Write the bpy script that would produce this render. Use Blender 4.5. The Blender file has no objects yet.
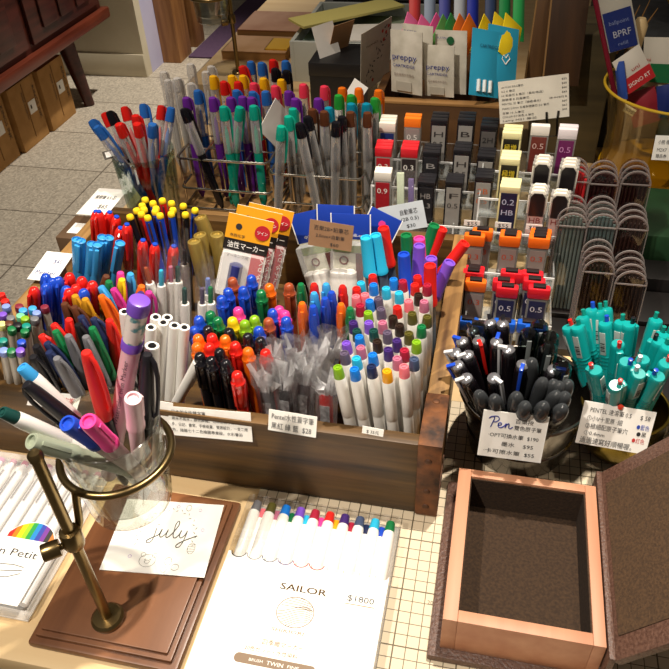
import bpy, bmesh, math, random
import numpy as np
from mathutils import Matrix, Vector, Euler
random.seed(7)
S = 0.01                                   # everything below is written in centimetres
SC = bpy.context.scene
COL = SC.collection
R = math.radians

# ---------------------------------------------------------------- camera
YAW, PIT, ROL = -2.446e-01, 6.921e-01, 5.02e-02
CAM = np.array([3.7423, -38.977, 56.135])
FPX = 737.36
cy, sy = math.cos(YAW), math.sin(YAW)
_f = np.array([sy*math.cos(PIT), cy*math.cos(PIT), -math.sin(PIT)])
_r = np.array([cy, -sy, 0.0])
_d = -np.cross(_r, _f)
_c, _s = math.cos(ROL), math.sin(ROL)
RT, DN = _c*_r + _s*_d, -_s*_r + _c*_d
cam = bpy.data.cameras.new('camera')
cam.sensor_width = 36.0; cam.sensor_fit = 'HORIZONTAL'
cam.lens = 36.0*FPX/669.0
cam.clip_start = 0.02; cam.clip_end = 60
camo = bpy.data.objects.new('camera', cam); COL.objects.link(camo)
camo.matrix_world = Matrix(((RT[0], -DN[0], -_f[0], CAM[0]*S), (RT[1], -DN[1], -_f[1], CAM[1]*S), (RT[2], -DN[2], -_f[2], CAM[2]*S), (0, 0, 0, 1)))
SC.camera = camo

# ---------------------------------------------------------------- light and exposure
SC.view_settings.view_transform = 'Standard'; SC.view_settings.look = 'None'
SC.view_settings.exposure = 0.0; SC.view_settings.gamma = 1.0
SC.view_settings.use_curve_mapping = False
SC.cycles.use_denoising = True
SC.cycles.max_bounces = 6; SC.cycles.transparent_max_bounces = 24
SC.cycles.caustics_reflective = False; SC.cycles.caustics_refractive = False
SC.cycles.sample_clamp_indirect = 4.0
w = bpy.data.worlds.new('room_light'); SC.world = w; w.use_nodes = True
w.node_tree.nodes['Background'].inputs[0].default_value = (1.0, 0.86, 0.70, 1)
w.node_tree.nodes['Background'].inputs[1].default_value = 0.11

def spot(name, loc, target, power, size_deg, blend, radius, col):
    l = bpy.data.lights.new(name, 'SPOT'); l.energy = power; l.spot_size = R(size_deg); l.spot_blend = blend
    l.shadow_soft_size = radius*S; l.color = col
    o = bpy.data.objects.new(name, l); COL.objects.link(o)
    o.location = Vector(loc)*S
    o.rotation_euler = (Vector(target)-Vector(loc)).to_track_quat('-Z', 'Y').to_euler()
    return o
def area(name, loc, target, power, sx, sy_, col):
    l = bpy.data.lights.new(name, 'AREA'); l.energy = power; l.shape = 'RECTANGLE'; l.size = sx*S; l.size_y = sy_*S; l.color = col
    o = bpy.data.objects.new(name, l); COL.objects.link(o)
    o.location = Vector(loc)*S
    o.rotation_euler = (Vector(target)-Vector(loc)).to_track_quat('-Z', 'Y').to_euler()
    return o
spot('track_spotlight', (14, 26, 150), (-10, 0, 0), 116, 46, 0.55, 2.2, (1.0, 0.90, 0.77))
spot('track_spotlight', (-70, -75, 190), (-14, 14, 6), 150, 42, 0.7, 3.0, (1.0, 0.90, 0.78))
spot('track_spotlight', (40, -20, 200), (10, 40, 8), 26, 44, 0.8, 4.0, (1.0, 0.84, 0.66))
spot('track_spotlight', (-60, 60, 170), (-36, 80, 5), 34, 44, 0.8, 4.0, (1.0, 0.86, 0.70))
spot('track_spotlight', (-80, 300, 190), (-165, 215, -75), 330, 75, 0.8, 4.0, (1.0, 0.90, 0.76))

# ---------------------------------------------------------------- pixel to place
def ray(u, v):
    d = _f + RT*(u-334.5)/FPX + DN*(v-334.5)/FPX
    return d
def W(u, v, z): d = ray(u, v); return CAM + d*(z-CAM[2])/d[2]
def WY(u, v, y): d = ray(u, v); return CAM + d*(y-CAM[1])/d[1]
def WP(u, v, p0, n): d = ray(u, v); return CAM + d*np.dot(np.array(p0, float)-CAM, n)/np.dot(d, n)
def nrm(a): a = np.array(a, float); return a/np.linalg.norm(a)

# ---------------------------------------------------------------- materials
def lin(h):
    h = h.lstrip('#'); o = []
    for i in (0, 2, 4):
        c = int(h[i:i+2], 16)/255.0
        o.append(c/12.92 if c <= 0.04045 else ((c+0.055)/1.055)**2.4)
    return (*o, 1.0)
_M = {}
def _new(n):
    m = bpy.data.materials.new(n); m.use_nodes = True; nt = m.node_tree
    return m, nt, nt.nodes['Principled BSDF']
def plastic(h, rough=0.35, metal=0.0, coat=0.0, spec=0.5):
    k = ('p', h, rough, metal, coat, spec)
    if k in _M: return _M[k]
    m, nt, b = _new('plastic_'+h)
    n = nt.nodes.new('ShaderNodeTexNoise'); n.inputs['Scale'].default_value = 220
    mr = nt.nodes.new('ShaderNodeMapRange'); mr.inputs[3].default_value = rough*0.85; mr.inputs[4].default_value = rough*1.15
    nt.links.new(n.outputs[0], mr.inputs[0]); nt.links.new(mr.outputs[0], b.inputs['Roughness'])
    b.inputs['Base Color'].default_value = lin(h); b.inputs['Metallic'].default_value = metal
    b.inputs['Coat Weight'].default_value = coat; b.inputs['Specular IOR Level'].default_value = spec
    _M[k] = m; return m
def metal(h, rough=0.25): return plastic(h, rough, 1.0)
def clear(h='ffffff', body=0.12, rough=0.12, spec=0.5):
    """clear or tinted plastic: mostly see-through, with a glossy skin"""
    k = ('c', h, body, rough)
    if k in _M: return _M[k]
    m, nt, b = _new('clear_'+h)
    out = nt.nodes['Material Output']
    t = nt.nodes.new('ShaderNodeBsdfTransparent'); t.inputs[0].default_value = lin(h)
    b.inputs['Base Color'].default_value = lin(h); b.inputs['Roughness'].default_value = rough
    f = nt.nodes.new('ShaderNodeLayerWeight'); f.inputs[0].default_value = 0.35
    mr = nt.nodes.new('ShaderNodeMapRange'); mr.inputs[3].default_value = body; mr.inputs[4].default_value = min(1, body+0.55)
    nt.links.new(f.outputs['Facing'], mr.inputs[0])
    x = nt.nodes.new('ShaderNodeMixShader'); nt.links.new(mr.outputs[0], x.inputs[0])
    nt.links.new(t.outputs[0], x.inputs[1]); nt.links.new(b.outputs[0], x.inputs[2]); nt.links.new(x.outputs[0], out.inputs[0])
    _M[k] = m; return m
def glass(h='ffffff', rough=0.0, edge=0.9):
    k = ('g', h, edge)
    if k in _M: return _M[k]
    m, nt, b = _new('glass_'+h); nt.nodes.remove(b)
    out = nt.nodes['Material Output']
    t = nt.nodes.new('ShaderNodeBsdfTransparent'); t.inputs[0].default_value = lin(h)
    g = nt.nodes.new('ShaderNodeBsdfGlossy'); g.inputs['Roughness'].default_value = 0.04
    f = nt.nodes.new('ShaderNodeLayerWeight'); f.inputs[0].default_value = 0.25
    mr = nt.nodes.new('ShaderNodeMapRange'); mr.inputs[3].default_value = 0.05; mr.inputs[4].default_value = edge
    nt.links.new(f.outputs['Facing'], mr.inputs[0])
    x = nt.nodes.new('ShaderNodeMixShader'); nt.links.new(mr.outputs[0], x.inputs[0])
    nt.links.new(t.outputs[0], x.inputs[1]); nt.links.new(g.outputs[0], x.inputs[2]); nt.links.new(x.outputs[0], out.inputs[0])
    _M[k] = m; return m
def crinkle(h='e8e8e8', body=0.30, scale=60, rough=0.15):
    """thin clear film: see-through, milky noise patches painted in as glints, glossy folds from a bump"""
    k = ('k', h, body, scale)
    if k in _M: return _M[k]
    m, nt, b = _new('film_'+h); nt.nodes.remove(b); out = nt.nodes['Material Output']
    N = nt.nodes.new; Lk = nt.links.new
    t = N('ShaderNodeBsdfTransparent'); d = N('ShaderNodeBsdfDiffuse'); tl = N('ShaderNodeBsdfTranslucent'); g = N('ShaderNodeBsdfGlossy')
    for x in (d, tl): x.inputs[0].default_value = lin(h)
    g.inputs['Roughness'].default_value = rough
    n = N('ShaderNodeTexNoise'); n.inputs['Scale'].default_value = scale; n.inputs['Detail'].default_value = 2; n.inputs['Distortion'].default_value = 1.2
    bp = N('ShaderNodeBump'); bp.inputs['Strength'].default_value = 1.0; bp.inputs['Distance'].default_value = 0.01
    Lk(n.outputs[0], bp.inputs['Height'])
    for x in (d, g): Lk(bp.outputs[0], x.inputs['Normal'])
    m1 = N('ShaderNodeMixShader'); m1.inputs[0].default_value = 0.5; Lk(d.outputs[0], m1.inputs[1]); Lk(tl.outputs[0], m1.inputs[2])
    m2 = N('ShaderNodeMixShader'); m2.inputs[0].default_value = 0.35; Lk(m1.outputs[0], m2.inputs[1]); Lk(g.outputs[0], m2.inputs[2])
    cr = N('ShaderNodeMapRange'); cr.inputs[1].default_value = 0.50; cr.inputs[2].default_value = 0.60; cr.inputs[3].default_value = body*0.22; cr.inputs[4].default_value = min(.95, body*2.0)  # thresholded noise turns patches white, imitating glints on the film
    Lk(n.outputs[0], cr.inputs[0])
    m3 = N('ShaderNodeMixShader'); Lk(cr.outputs[0], m3.inputs[0]); Lk(t.outputs[0], m3.inputs[1]); Lk(m2.outputs[0], m3.inputs[2]); Lk(m3.outputs[0], out.inputs[0])
    _M[k] = m; return m
def mottled(name, c1, c2, scale=20, detail=4, rough=0.7, stretch=(1, 1, 1), bump=0.1, lo=0.35, hi=0.65, mt=0.0, kind='noise'):
    if name in _M: return _M[name]
    m, nt, b = _new(name)
    tc = nt.nodes.new('ShaderNodeTexCoord'); mp = nt.nodes.new('ShaderNodeMapping'); mp.inputs['Scale'].default_value = stretch
    nt.links.new(tc.outputs['Object'], mp.inputs[0])
    if kind == 'voronoi':
        n = nt.nodes.new('ShaderNodeTexVoronoi')
    else:
        n = nt.nodes.new('ShaderNodeTexNoise'); n.inputs['Detail'].default_value = detail
    n.inputs['Scale'].default_value = scale
    nt.links.new(mp.outputs[0], n.inputs['Vector'])
    cr = nt.nodes.new('ShaderNodeValToRGB'); cr.color_ramp.elements[0].position = lo; cr.color_ramp.elements[1].position = hi
    cr.color_ramp.elements[0].color = lin(c1); cr.color_ramp.elements[1].color = lin(c2)
    nt.links.new(n.outputs[1 if kind == 'voronoi' else 0], cr.inputs[0]); nt.links.new(cr.outputs[0], b.inputs['Base Color'])
    b.inputs['Roughness'].default_value = rough; b.inputs['Metallic'].default_value = mt
    if bump:
        bp = nt.nodes.new('ShaderNodeBump'); bp.inputs['Strength'].default_value = bump; bp.inputs['Distance'].default_value = 0.002
        nt.links.new(n.outputs[0], bp.inputs['Height']); nt.links.new(bp.outputs[0], b.inputs['Normal'])
    _M[name] = m; return m
def wood(name, c1, c2, along='x', scale=9, rough=0.5, bump=0.08):
    st = {'x': (0.12, 1.6, 1.6), 'y': (1.6, 0.12, 1.6), 'z': (1.6, 1.6, 0.12)}[along]
    return mottled(name, c1, c2, scale*10, 6, rough, st, bump, 0.3, 0.72)
PAPER = mottled('white_card_paper', 'f2efe8', 'fbf9f4', 30, 3, 0.8, bump=0.03)
INK = plastic('2a2a2e', 0.6)

# ---------------------------------------------------------------- meshes
class MB:
    def __init__(s): s.v = []; s.f = []; s.mi = []; s.cur = 0
    def add(s, vs, fs, M=None):
        o = len(s.v)
        if M is not None: vs = [tuple(M @ Vector(p)) for p in vs]
        s.v += [tuple(p) for p in vs]; s.f += [tuple(i+o for i in f) for f in fs]; s.mi += [s.cur]*len(fs)
        return s
    def box(s, x0, x1, y0, y1, z0, z1, M=None):
        return s.add([(x0,y0,z0),(x1,y0,z0),(x1,y1,z0),(x0,y1,z0),(x0,y0,z1),(x1,y0,z1),(x1,y1,z1),(x0,y1,z1)],
                     [(0,3,2,1),(4,5,6,7),(0,1,5,4),(1,2,6,5),(2,3,7,6),(3,0,4,7)], M)
    def lathe(s, prof, n=18, M=None, sx=1.0, sy=1.0):
        vs = []; fs = []; rings = []
        for (r, z) in prof:
            if r <= 1e-6: rings.append([len(vs)]); vs.append((0, 0, z))
            else:
                rings.append(list(range(len(vs), len(vs)+n)))
                vs += [(r*sx*math.cos(2*math.pi*i/n), r*sy*math.sin(2*math.pi*i/n), z) for i in range(n)]
        for a, b in zip(rings, rings[1:]):
            for i in range(n):
                j = (i+1) % n
                if len(a) == 1 and len(b) == 1: continue
                if len(a) == 1: fs.append((a[0], b[j], b[i]))
                elif len(b) == 1: fs.append((a[i], a[j], b[0]))
                else: fs.append((a[i], a[j], b[j], b[i]))
        return s.add(vs, fs, M)
    def tube(s, pts, r, n=8, closed=False, cap=True, M=None):
        pts = [Vector(p) for p in pts]; N = len(pts); vs = []; fs = []
        up = Vector((0, 0, 1)); prev = None
        for i, p in enumerate(pts):
            a = pts[(i-1) % N] if (closed or i > 0) else p; b = pts[(i+1) % N] if (closed or i < N-1) else p
            t = (b-a).normalized()
            if prev is None: q = t.cross(up) if abs(t.dot(up)) < 0.95 else t.cross(Vector((1, 0, 0)))
            else: q = prev - t*prev.dot(t)
            q.normalize(); prev = q; w_ = t.cross(q)
            rr = r[i] if isinstance(r, (list, tuple)) else r
            vs += [tuple(p + q*rr*math.cos(2*math.pi*k/n) + w_*rr*math.sin(2*math.pi*k/n)) for k in range(n)]
        for i in range(N if closed else N-1):
            j = (i+1) % N
            for k in range(n): fs.append((i*n+k, i*n+(k+1) % n, j*n+(k+1) % n, j*n+k))
        if cap and not closed: fs += [tuple(range(n))[::-1], tuple(range((N-1)*n, N*n))]
        return s.add(vs, fs, M)
    def prism(s, poly, z0, z1, M=None):
        n = len(poly)
        vs = [(x, y, z0) for x, y in poly]+[(x, y, z1) for x, y in poly]
        fs = [tuple(range(n))[::-1], tuple(range(n, 2*n))]+[(i, (i+1) % n, n+(i+1) % n, n+i) for i in range(n)]
        return s.add(vs, fs, M)
    def mesh(s, mats, bevel=0, seg=2, smooth=True):
        me = bpy.data.meshes.new('m')
        me.from_pydata([(x*S, y*S, z*S) for x, y, z in s.v], [], s.f)
        if not isinstance(mats, (list, tuple)): mats = [mats]
        for m in mats: me.materials.append(m)
        me.polygons.foreach_set('material_index', s.mi)
        if bevel or True:
            bm = bmesh.new(); bm.from_mesh(me)
            bmesh.ops.recalc_face_normals(bm, faces=bm.faces)
            if bevel:
                ed = [e for e in bm.edges if len(e.link_faces) == 2 and e.calc_face_angle(0) > R(40)]
                bmesh.ops.bevel(bm, geom=ed, offset=bevel*S, segments=seg, affect='EDGES', profile=0.6)
            bm.to_mesh(me); bm.free()
        if smooth:
            me.polygons.foreach_set('use_smooth', [True]*len(me.polygons)); me.set_sharp_from_angle(angle=R(38))
        me.update(); return me
_MESH = {}
def cached(key, fn):
    if key not in _MESH: _MESH[key] = fn()
    return _MESH[key]

# ---------------------------------------------------------------- objects
def link(name, me, parent=None, M=None, label=None):
    o = bpy.data.objects.new(name, me); COL.objects.link(o)
    if parent is not None: o.parent = parent
    if M is not None: o.matrix_local = M
    if label: o['label'] = label
    return o
def mat4(ax, ay, az, loc):
    return Matrix(((ax[0], ay[0], az[0], loc[0]*S), (ax[1], ay[1], az[1], loc[1]*S), (ax[2], ay[2], az[2], loc[2]*S), (0, 0, 0, 1)))
def at(x, y, z, yaw=0, tilt=0, roll=0):
    return Matrix.Translation(Vector((x, y, z))*S) @ Matrix.Rotation(R(yaw), 4, 'Z') @ Matrix.Rotation(R(tilt), 4, 'X') @ Matrix.Rotation(R(roll), 4, 'Z')
def tag(o, label, cat, group=None, kind=None):
    if label: o['label'] = label
    if cat: o['category'] = cat
    if group: o['group'] = group
    if kind: o['kind'] = kind
    return o
def empty(name, M, label, cat, group=None):
    o = bpy.data.objects.new(name, None); COL.objects.link(o); o.empty_display_size = 0.01
    o.matrix_world = M
    return tag(o, label, cat, group)
def struct(name, me, M=None):
    o = link(name, me, None, M); o['kind'] = 'structure'; return o
def boxmesh(x0, x1, y0, y1, z0, z1, m, bevel=0): return MB().box(x0, x1, y0, y1, z0, z1).mesh(m, bevel)

_TX = {}
def glyphs(s):
    if s not in _TX:
        c = bpy.data.curves.new('t', 'FONT'); c.body = s; c.resolution_u = 2
        o = bpy.data.objects.new('t', c); m = o.to_mesh()
        vs = [(v.co.x, v.co.y) for v in m.vertices]; fs = [tuple(p.vertices) for p in m.polygons]
        o.to_mesh_clear(); bpy.data.objects.remove(o); bpy.data.curves.remove(c)
        _TX[s] = (vs, fs)
    return _TX[s]
def lettering(parent, lines, m, z=0.03, name='lettering', M=None, bold=0.0, label=None):
    """lines: (text, x, y, height[, width or None[, rotation]]) in cm on the parent's own x-y plane"""
    vs = []; fs = []
    for L in lines:
        t, x, y, h = L[:4]; wd = L[4] if len(L) > 4 else None; rot = R(L[5]) if len(L) > 5 else 0
        gv, gf = glyphs(t)
        if not gv: continue
        sx = h
        if wd: sx = wd/max(p[0] for p in gv)
        for k in ([0] if not bold else [-bold, bold]):
            o = len(vs)
            for (a, b) in gv:
                X, Y = a*sx+k, b*h
                vs.append(((x+X*math.cos(rot)-Y*math.sin(rot))*S, (y+X*math.sin(rot)+Y*math.cos(rot))*S, z*S))
            fs += [tuple(i+o for i in f) for f in gf]
    me = bpy.data.meshes.new('m'); me.from_pydata(vs, [], fs); me.materials.append(m)
    return link(name, me, parent, M, label)

def script(parent, strokes, x, y, k, m, r=.04, name='lettering'):
    """handwriting as thin strokes on the parent's own x-y plane"""
    mb = MB()
    for st_ in strokes:
        P = [np.array(p, float) for p in st_]; pts = []
        for i in range(len(P)-1):
            a, b, c, d = P[max(i-1, 0)], P[i], P[i+1], P[min(i+2, len(P)-1)]
            for t in (0, .33, .66):
                q = .5*((2*b)+(c-a)*t+(2*a-5*b+4*c-d)*t*t+(3*b-a-3*c+d)*t**3); pts.append((x+q[0]*k, y+q[1]*k, .02))
        pts.append((x+P[-1][0]*k, y+P[-1][1]*k, .02)); mb.tube(pts, r, 5)
    return link(name, mb.mesh(m), parent)
def rect_fit(TL, TR, BR, BL, p0, tilt, yaw=0):
    """a real rectangle on the plane through p0 (tilt 0 lies flat, 90 stands facing the viewer) -> matrix at its lower left corner, width, height"""
    n = np.array(Matrix.Rotation(R(yaw), 3, 'Z') @ Matrix.Rotation(R(tilt), 3, 'X') @ Vector((0, 0, 1)))
    a, b, c, d = [WP(u, v, p0, n) for u, v in (TL, TR, BR, BL)]
    ex = nrm((b-a)+(c-d)); up = (a-d)+(b-c); ey = nrm(up-ex*np.dot(up, ex))
    cen = (a+b+c+d)/4; w_ = (np.linalg.norm(b-a)+np.linalg.norm(c-d))/2; h_ = (np.linalg.norm(a-d)+np.linalg.norm(b-c))/2
    org = cen-ex*w_/2-ey*h_/2
    return mat4(ex, ey, np.cross(ex, ey), org), w_, h_
def project(P_):
    v = np.array(P_, float)-CAM; z = np.dot(v, _f); return np.array([334.5+FPX*np.dot(v, RT)/z, 334.5+FPX*np.dot(v, DN)/z])
def rect_px(TL, TR, BR, BL, p0, tilt, yaw=0, fit=False):
    """search small turns of the plane for the one on which the four corners come closest to a rectangle"""
    best = None
    if not fit: return rect_fit(TL, TR, BR, BL, p0, tilt, yaw)
    p0 = WP((TL[0]+TR[0]+BR[0]+BL[0])/4, (TL[1]+TR[1]+BR[1]+BL[1])/4, p0, np.array([0, -1.0, 0]))
    for dy in range(-32, 33, 8):
        for dt in (-16, -8, 0, 8):
            M, w_, h_ = rect_fit(TL, TR, BR, BL, p0, tilt+dt, yaw+dy)
            e = 0
            for (a, b), uv in (((0, h_), TL), ((w_, h_), TR), ((w_, 0), BR), ((0, 0), BL)):
                q = M @ Vector((a*S, b*S, 0)); e += np.sum((project(np.array(q)/S)-np.array(uv))**2)
            e += .012*dy*dy+.02*dt*dt
            if best is None or e < best[0]: best = (e, M, w_, h_)
    return best[1:]
def card(name, label, cat, q, p0, tilt, yaw=0, m=None, th=0.06, lines=(), ink=None, group=None, bevel=0, fit=False):
    M, w_, h_ = rect_px(*q, p0, tilt, yaw, fit)
    o = link(name, boxmesh(0, w_, 0, h_, -th, 0, m or PAPER, bevel)); o.matrix_world = M
    tag(o, label, cat, group)
    if lines:
        lettering(o, [(t, x*w_, y*h_, s*h_, (wd*w_ if wd else None)) for t, x, y, s, wd in lines], ink or INK)
    return o, w_, h_
def plate(parent, name, x0, x1, y0, y1, z, m, th=0.03, label=None):
    return link(name, boxmesh(x0, x1, y0, y1, z, z+th, m), parent, None, label)

ORD = ['leftmost', 'second from the left', 'third from the left', 'fourth from the left', 'fifth from the left', 'sixth from the left', 'seventh from the left', 'eighth from the left', 'ninth from the left', 'tenth from the left', 'eleventh from the left', 'twelfth from the left', 'thirteenth from the left'] + [w_+' from the left' for w_ in ('fourteenth', 'fifteenth', 'sixteenth', 'seventeenth', 'eighteenth', 'nineteenth', 'twentieth')]
NUM = ['zero', 'one', 'two', 'three', 'four', 'five', 'six', 'seven', 'eight', 'nine', 'ten', 'eleven', 'twelve', 'thirteen']
def crowd(items, what, where, group, cat):
    """items: (object, colour word or '', u) of one bunch; each gets a label of its own"""
    by = {}
    for o, c, u in items: by.setdefault(c, []).append((u, o))
    for c, L in by.items():
        L.sort(key=lambda t: t[0]); n = len(L)
        for i, (u, o) in enumerate(L):
            nm = (what.replace('*', c) if '*' in what else what)
            if n == 1: t = f'the one {nm} {where}'
            elif n == 2: t = f'{nm} {where}, {("left", "right")[i]} one of two'
            else:
                p = 'rightmost' if i == n-1 else ORD[i]
                t = f'{nm} {where}, {p}'
            tag(o, t, cat, group)

# pens: a root at the tail end, +z runs along the pen, +x is the clip side
def pen_root(name, B, d, az=-90):
    z = nrm(d); c = np.array([math.cos(R(az)), math.sin(R(az)), 0.0]); x = nrm(c-z*np.dot(c, z)); y = np.cross(z, x)
    o = bpy.data.objects.new(name, None); COL.objects.link(o); o.empty_display_size = 0.01
    o.matrix_world = mat4(x, y, z, B); return o
def lean(u, v, u2, v2, L, z0, yl=0.0):
    """a pen whose upper end shows at (u, v), whose side runs towards (u2, v2), standing on the height z0"""
    n = np.cross(ray(u, v), ray(u2, v2)); a = -(n[1]*yl+n[2])/n[0] if abs(n[0]) > 1e-9 else 0
    d = nrm([a, yl, 1.0]); T = W(u, v, z0+L*d[2]); return T-L*d, d
def sphere(u, v, B, L):
    """a pen of length L standing on the point B with its upper end at (u, v)"""
    B = np.array(B, float); r_ = nrm(ray(u, v)); oc = CAM-B; b = np.dot(oc, r_); disc = b*b-(np.dot(oc, oc)-L*L)
    if disc < 0:
        P_ = CAM - r_*b; d = nrm(P_-B); return B, d
    c = [CAM+r_*(-b+s_*math.sqrt(disc)) for s_ in (-1, 1)]
    P_ = max(c, key=lambda p: p[2]); return B, nrm(P_-B)
def pen(name, parts, B, d, az=-90):
    r = pen_root(name, B, d, az)
    for p in parts:
        o = link(p[0], p[1], r)
        if len(p) > 2: o['label'] = p[2]
    return r
# ================================================================ the room
def floor_mat():
    m, nt, b = _new('granite_tile_floor')
    tc = nt.nodes.new('ShaderNodeTexCoord')
    v = nt.nodes.new('ShaderNodeTexVoronoi'); v.inputs['Scale'].default_value = 150
    nt.links.new(tc.outputs['Object'], v.inputs['Vector'])
    n = nt.nodes.new('ShaderNodeTexNoise'); n.inputs['Scale'].default_value = 3
    cr = nt.nodes.new('ShaderNodeValToRGB'); cr.color_ramp.elements[0].color = lin('948c80'); cr.color_ramp.elements[1].color = lin('cec5b5')
    nt.links.new(v.outputs['Color'], cr.inputs[0])
    mp = nt.nodes.new('ShaderNodeMapping'); mp.inputs['Location'].default_value = (1.45, -0.015, 0)
    nt.links.new(tc.outputs['Object'], mp.inputs[0])
    br = nt.nodes.new('ShaderNodeTexBrick'); br.inputs['Scale'].default_value = 1.0
    br.offset = 0.0; br.inputs['Brick Width'].default_value = 0.65; br.inputs['Row Height'].default_value = 0.325
    br.inputs['Mortar Size'].default_value = 0.003; br.inputs['Mortar Smooth'].default_value = 0.1
    br.inputs['Color1'].default_value = (1, 1, 1, 1); br.inputs['Color2'].default_value = (0.88, 0.87, 0.85, 1); br.inputs['Mortar'].default_value = (0.3, 0.28, 0.26, 1)
    nt.links.new(mp.outputs[0], br.inputs['Vector'])
    mx = nt.nodes.new('ShaderNodeMix'); mx.data_type = 'RGBA'; mx.blend_type = 'MULTIPLY'; mx.inputs[0].default_value = 1
    nt.links.new(cr.outputs[0], mx.inputs[6]); nt.links.new(br.outputs[0], mx.inputs[7]); nt.links.new(mx.outputs[2], b.inputs['Base Color'])
    b.inputs['Roughness'].default_value = 0.55
    return m
struct('floor', boxmesh(-520, 320, -160, 520, -80, -75, floor_mat()))
WALLM = mottled('cream_plaster', 'c9bfa6', 'd8cfb8', 4, 4, 0.85, bump=0.05)
LAV = mottled('lavender_lit_plaster', 'b9b7d8', 'c6c4e2', 4, 3, 0.85, bump=0.05)  # lavender light on the side wall, painted into its colour
DOORW = wood('door_frame_wood', '8a5a2e', 'b98550', 'z', 3)
struct('wall_left', boxmesh(-420, -167.7, 294, 300, -75, 160, WALLM))
struct('wall_side', boxmesh(-173, -167.7, 300, 318, -75, 160, LAV))
struct('baseboard_left', boxmesh(-420, -167.7, 293.2, 294, -75, -64, WALLM, 0.2))
o = struct('door_frame', boxmesh(-167.7, -158, 314, 330, -75, 160, DOORW, 0.5)); o.name = 'trim_1'
o = struct('door_frame', boxmesh(-167, -158, 338, 350, -75, 160, DOORW, 0.5)); o.name = 'trim_2'
struct('wall_back', boxmesh(-420, 320, 500, 505, -75, 200, mottled('dim_back_wall', '3a3536', '4a4444', 5)))
rug = link('rug', boxmesh(-157, 60, 322, 480, -75, -74.2, mottled('purple_carpet', '4a3550', '5c4562', 180, 3, 0.95)))
tag(rug, 'dull purple carpet on the floor beyond the table', 'rug')

# ---- sideboard
SBW = wood('sideboard_wood', '2c0f08', '54231a', 'y', 3, 0.4)
sb = empty('sideboard', at(-195, 200, -75), 'dark reddish brown wooden sideboard on splayed legs by the cream wall', 'sideboard')
link('body', boxmesh(-48, 20, -160, 77, 36, 110, SBW, 0.6), sb)
link('moulding', boxmesh(-48, 23, -160, 79, 33, 37.5, wood('sideboard_edge', '4a1c10', '6e3220', 'y', 3, 0.35), 0.8), sb)
for y0, y1 in ((-158, -42), (-40, 16), (18, 75)):
    d = link('door', boxmesh(20, 21.4, y0+1, y1-1, 40, 109, SBW, 0.5), sb)
    for k in range(3):
        yy = y0+8+k*(y1-y0-16)/3
        link('panel_moulding', boxmesh(21.4, 22.4, yy+1.2, yy+(y1-y0-16)/3-1.2, 44, 106, SBW, 0.6), d)
for (lx, ly, dx, dy) in ((10, 58, 4, 2), (10, -140, 4, -4), (-40, 58, -4, 2)):
    link('leg', MB().tube([(lx+dx, ly+dy-2, 0), (lx, ly-2, 34)], [2.3, 4.2], 16).mesh(SBW), sb)
# ---- cardboard boxes under it
KR = mottled('kraft_board', 'a5783f', 'b98a4e', 12, 3, 0.8, bump=0.04)
KI = plastic('3a2a1c', 0.7)
names = ['kraft cardboard carton under the sideboard, nearest its leg', 'kraft cardboard carton under the sideboard, between the other two', 'kraft cardboard carton under the sideboard, cut off by the picture edge']
bs = []
for i, (y0, y1, x0) in enumerate(((228.5, 249, -183), (207.5, 227, -184.2), (184, 205.5, -185.5))):
    b = empty('cardboard_box', at(x0, y0, -75), names[i], 'box', 'cartons under the sideboard'); bs.append(b)
    dd = y1-y0
    link('carton', boxmesh(-30, 0, 0, dd, 0, 26, KR, 0.4), b)
    Mx = mat4((0, 1, 0), (0, 0, 1), (1, 0, 0), (0, 0, 0))
    link('flap_seam', boxmesh(0, 0.25, dd/2-0.1, dd/2+0.1, 3, 25, mottled('kraft_dark', '7a5528', '8a6334', 12)), b)
    link('shipping_label', boxmesh(0, 0.2, dd*.55, dd*.55+5, 12, 17, PAPER), b)
    link('barcode', boxmesh(0.2, 0.3, dd*.55+1, dd*.55+1.8, 14, 15.5, KI), b)
    lettering(b, [('KINGS INK', -22, -3.2, 2.4, 14, 0), ('MADE IN JAPAN', -22, -dd+8, 1.5, 11, 0)], KI, 0.15, M=mat4((0, 0, -1), (0, 1, 0), (1, 0, 0), (0, dd, 0)))

# ================================================================ table
TOPW = wood('pale_table_wood', 'cfae7c', 'e0c496', 'x', 2.2, 0.5, 0.03)
tb = empty('display_table', at(0, 0, 0), 'pale wooden display table that carries all the stationery', 'table')
link('tabletop', boxmesh(-51.5, 95, -17, 100, -3, -0.15, TOPW, 0.3), tb)
link('apron', boxmesh(-49, 92, -14, 97, -14, -3, wood('apron_wood', '3a2a1c', '503a26', 'x', 2), 0.2), tb)
for x, y in ((-47, -12), (90, -12), (-47, 94), (90, 94)):
    link('leg', boxmesh(x-2.5, x+2.5, y-2.5, y+2.5, -75, -14, TOPW, 0.3), tb)
t2 = empty('side_table', at(-60, 101, 0), 'pale wooden table behind the pen racks, carrying kraft notebooks', 'table')
link('tabletop', boxmesh(0, 155, 0, 68, -3, 0, TOPW, 0.3), t2)
for x, y in ((4, 4), (150, 4), (4, 64), (150, 64)): link('leg', boxmesh(x-2.5, x+2.5, y-2.5, y+2.5, -75, -3, TOPW, 0.3), t2)

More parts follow.
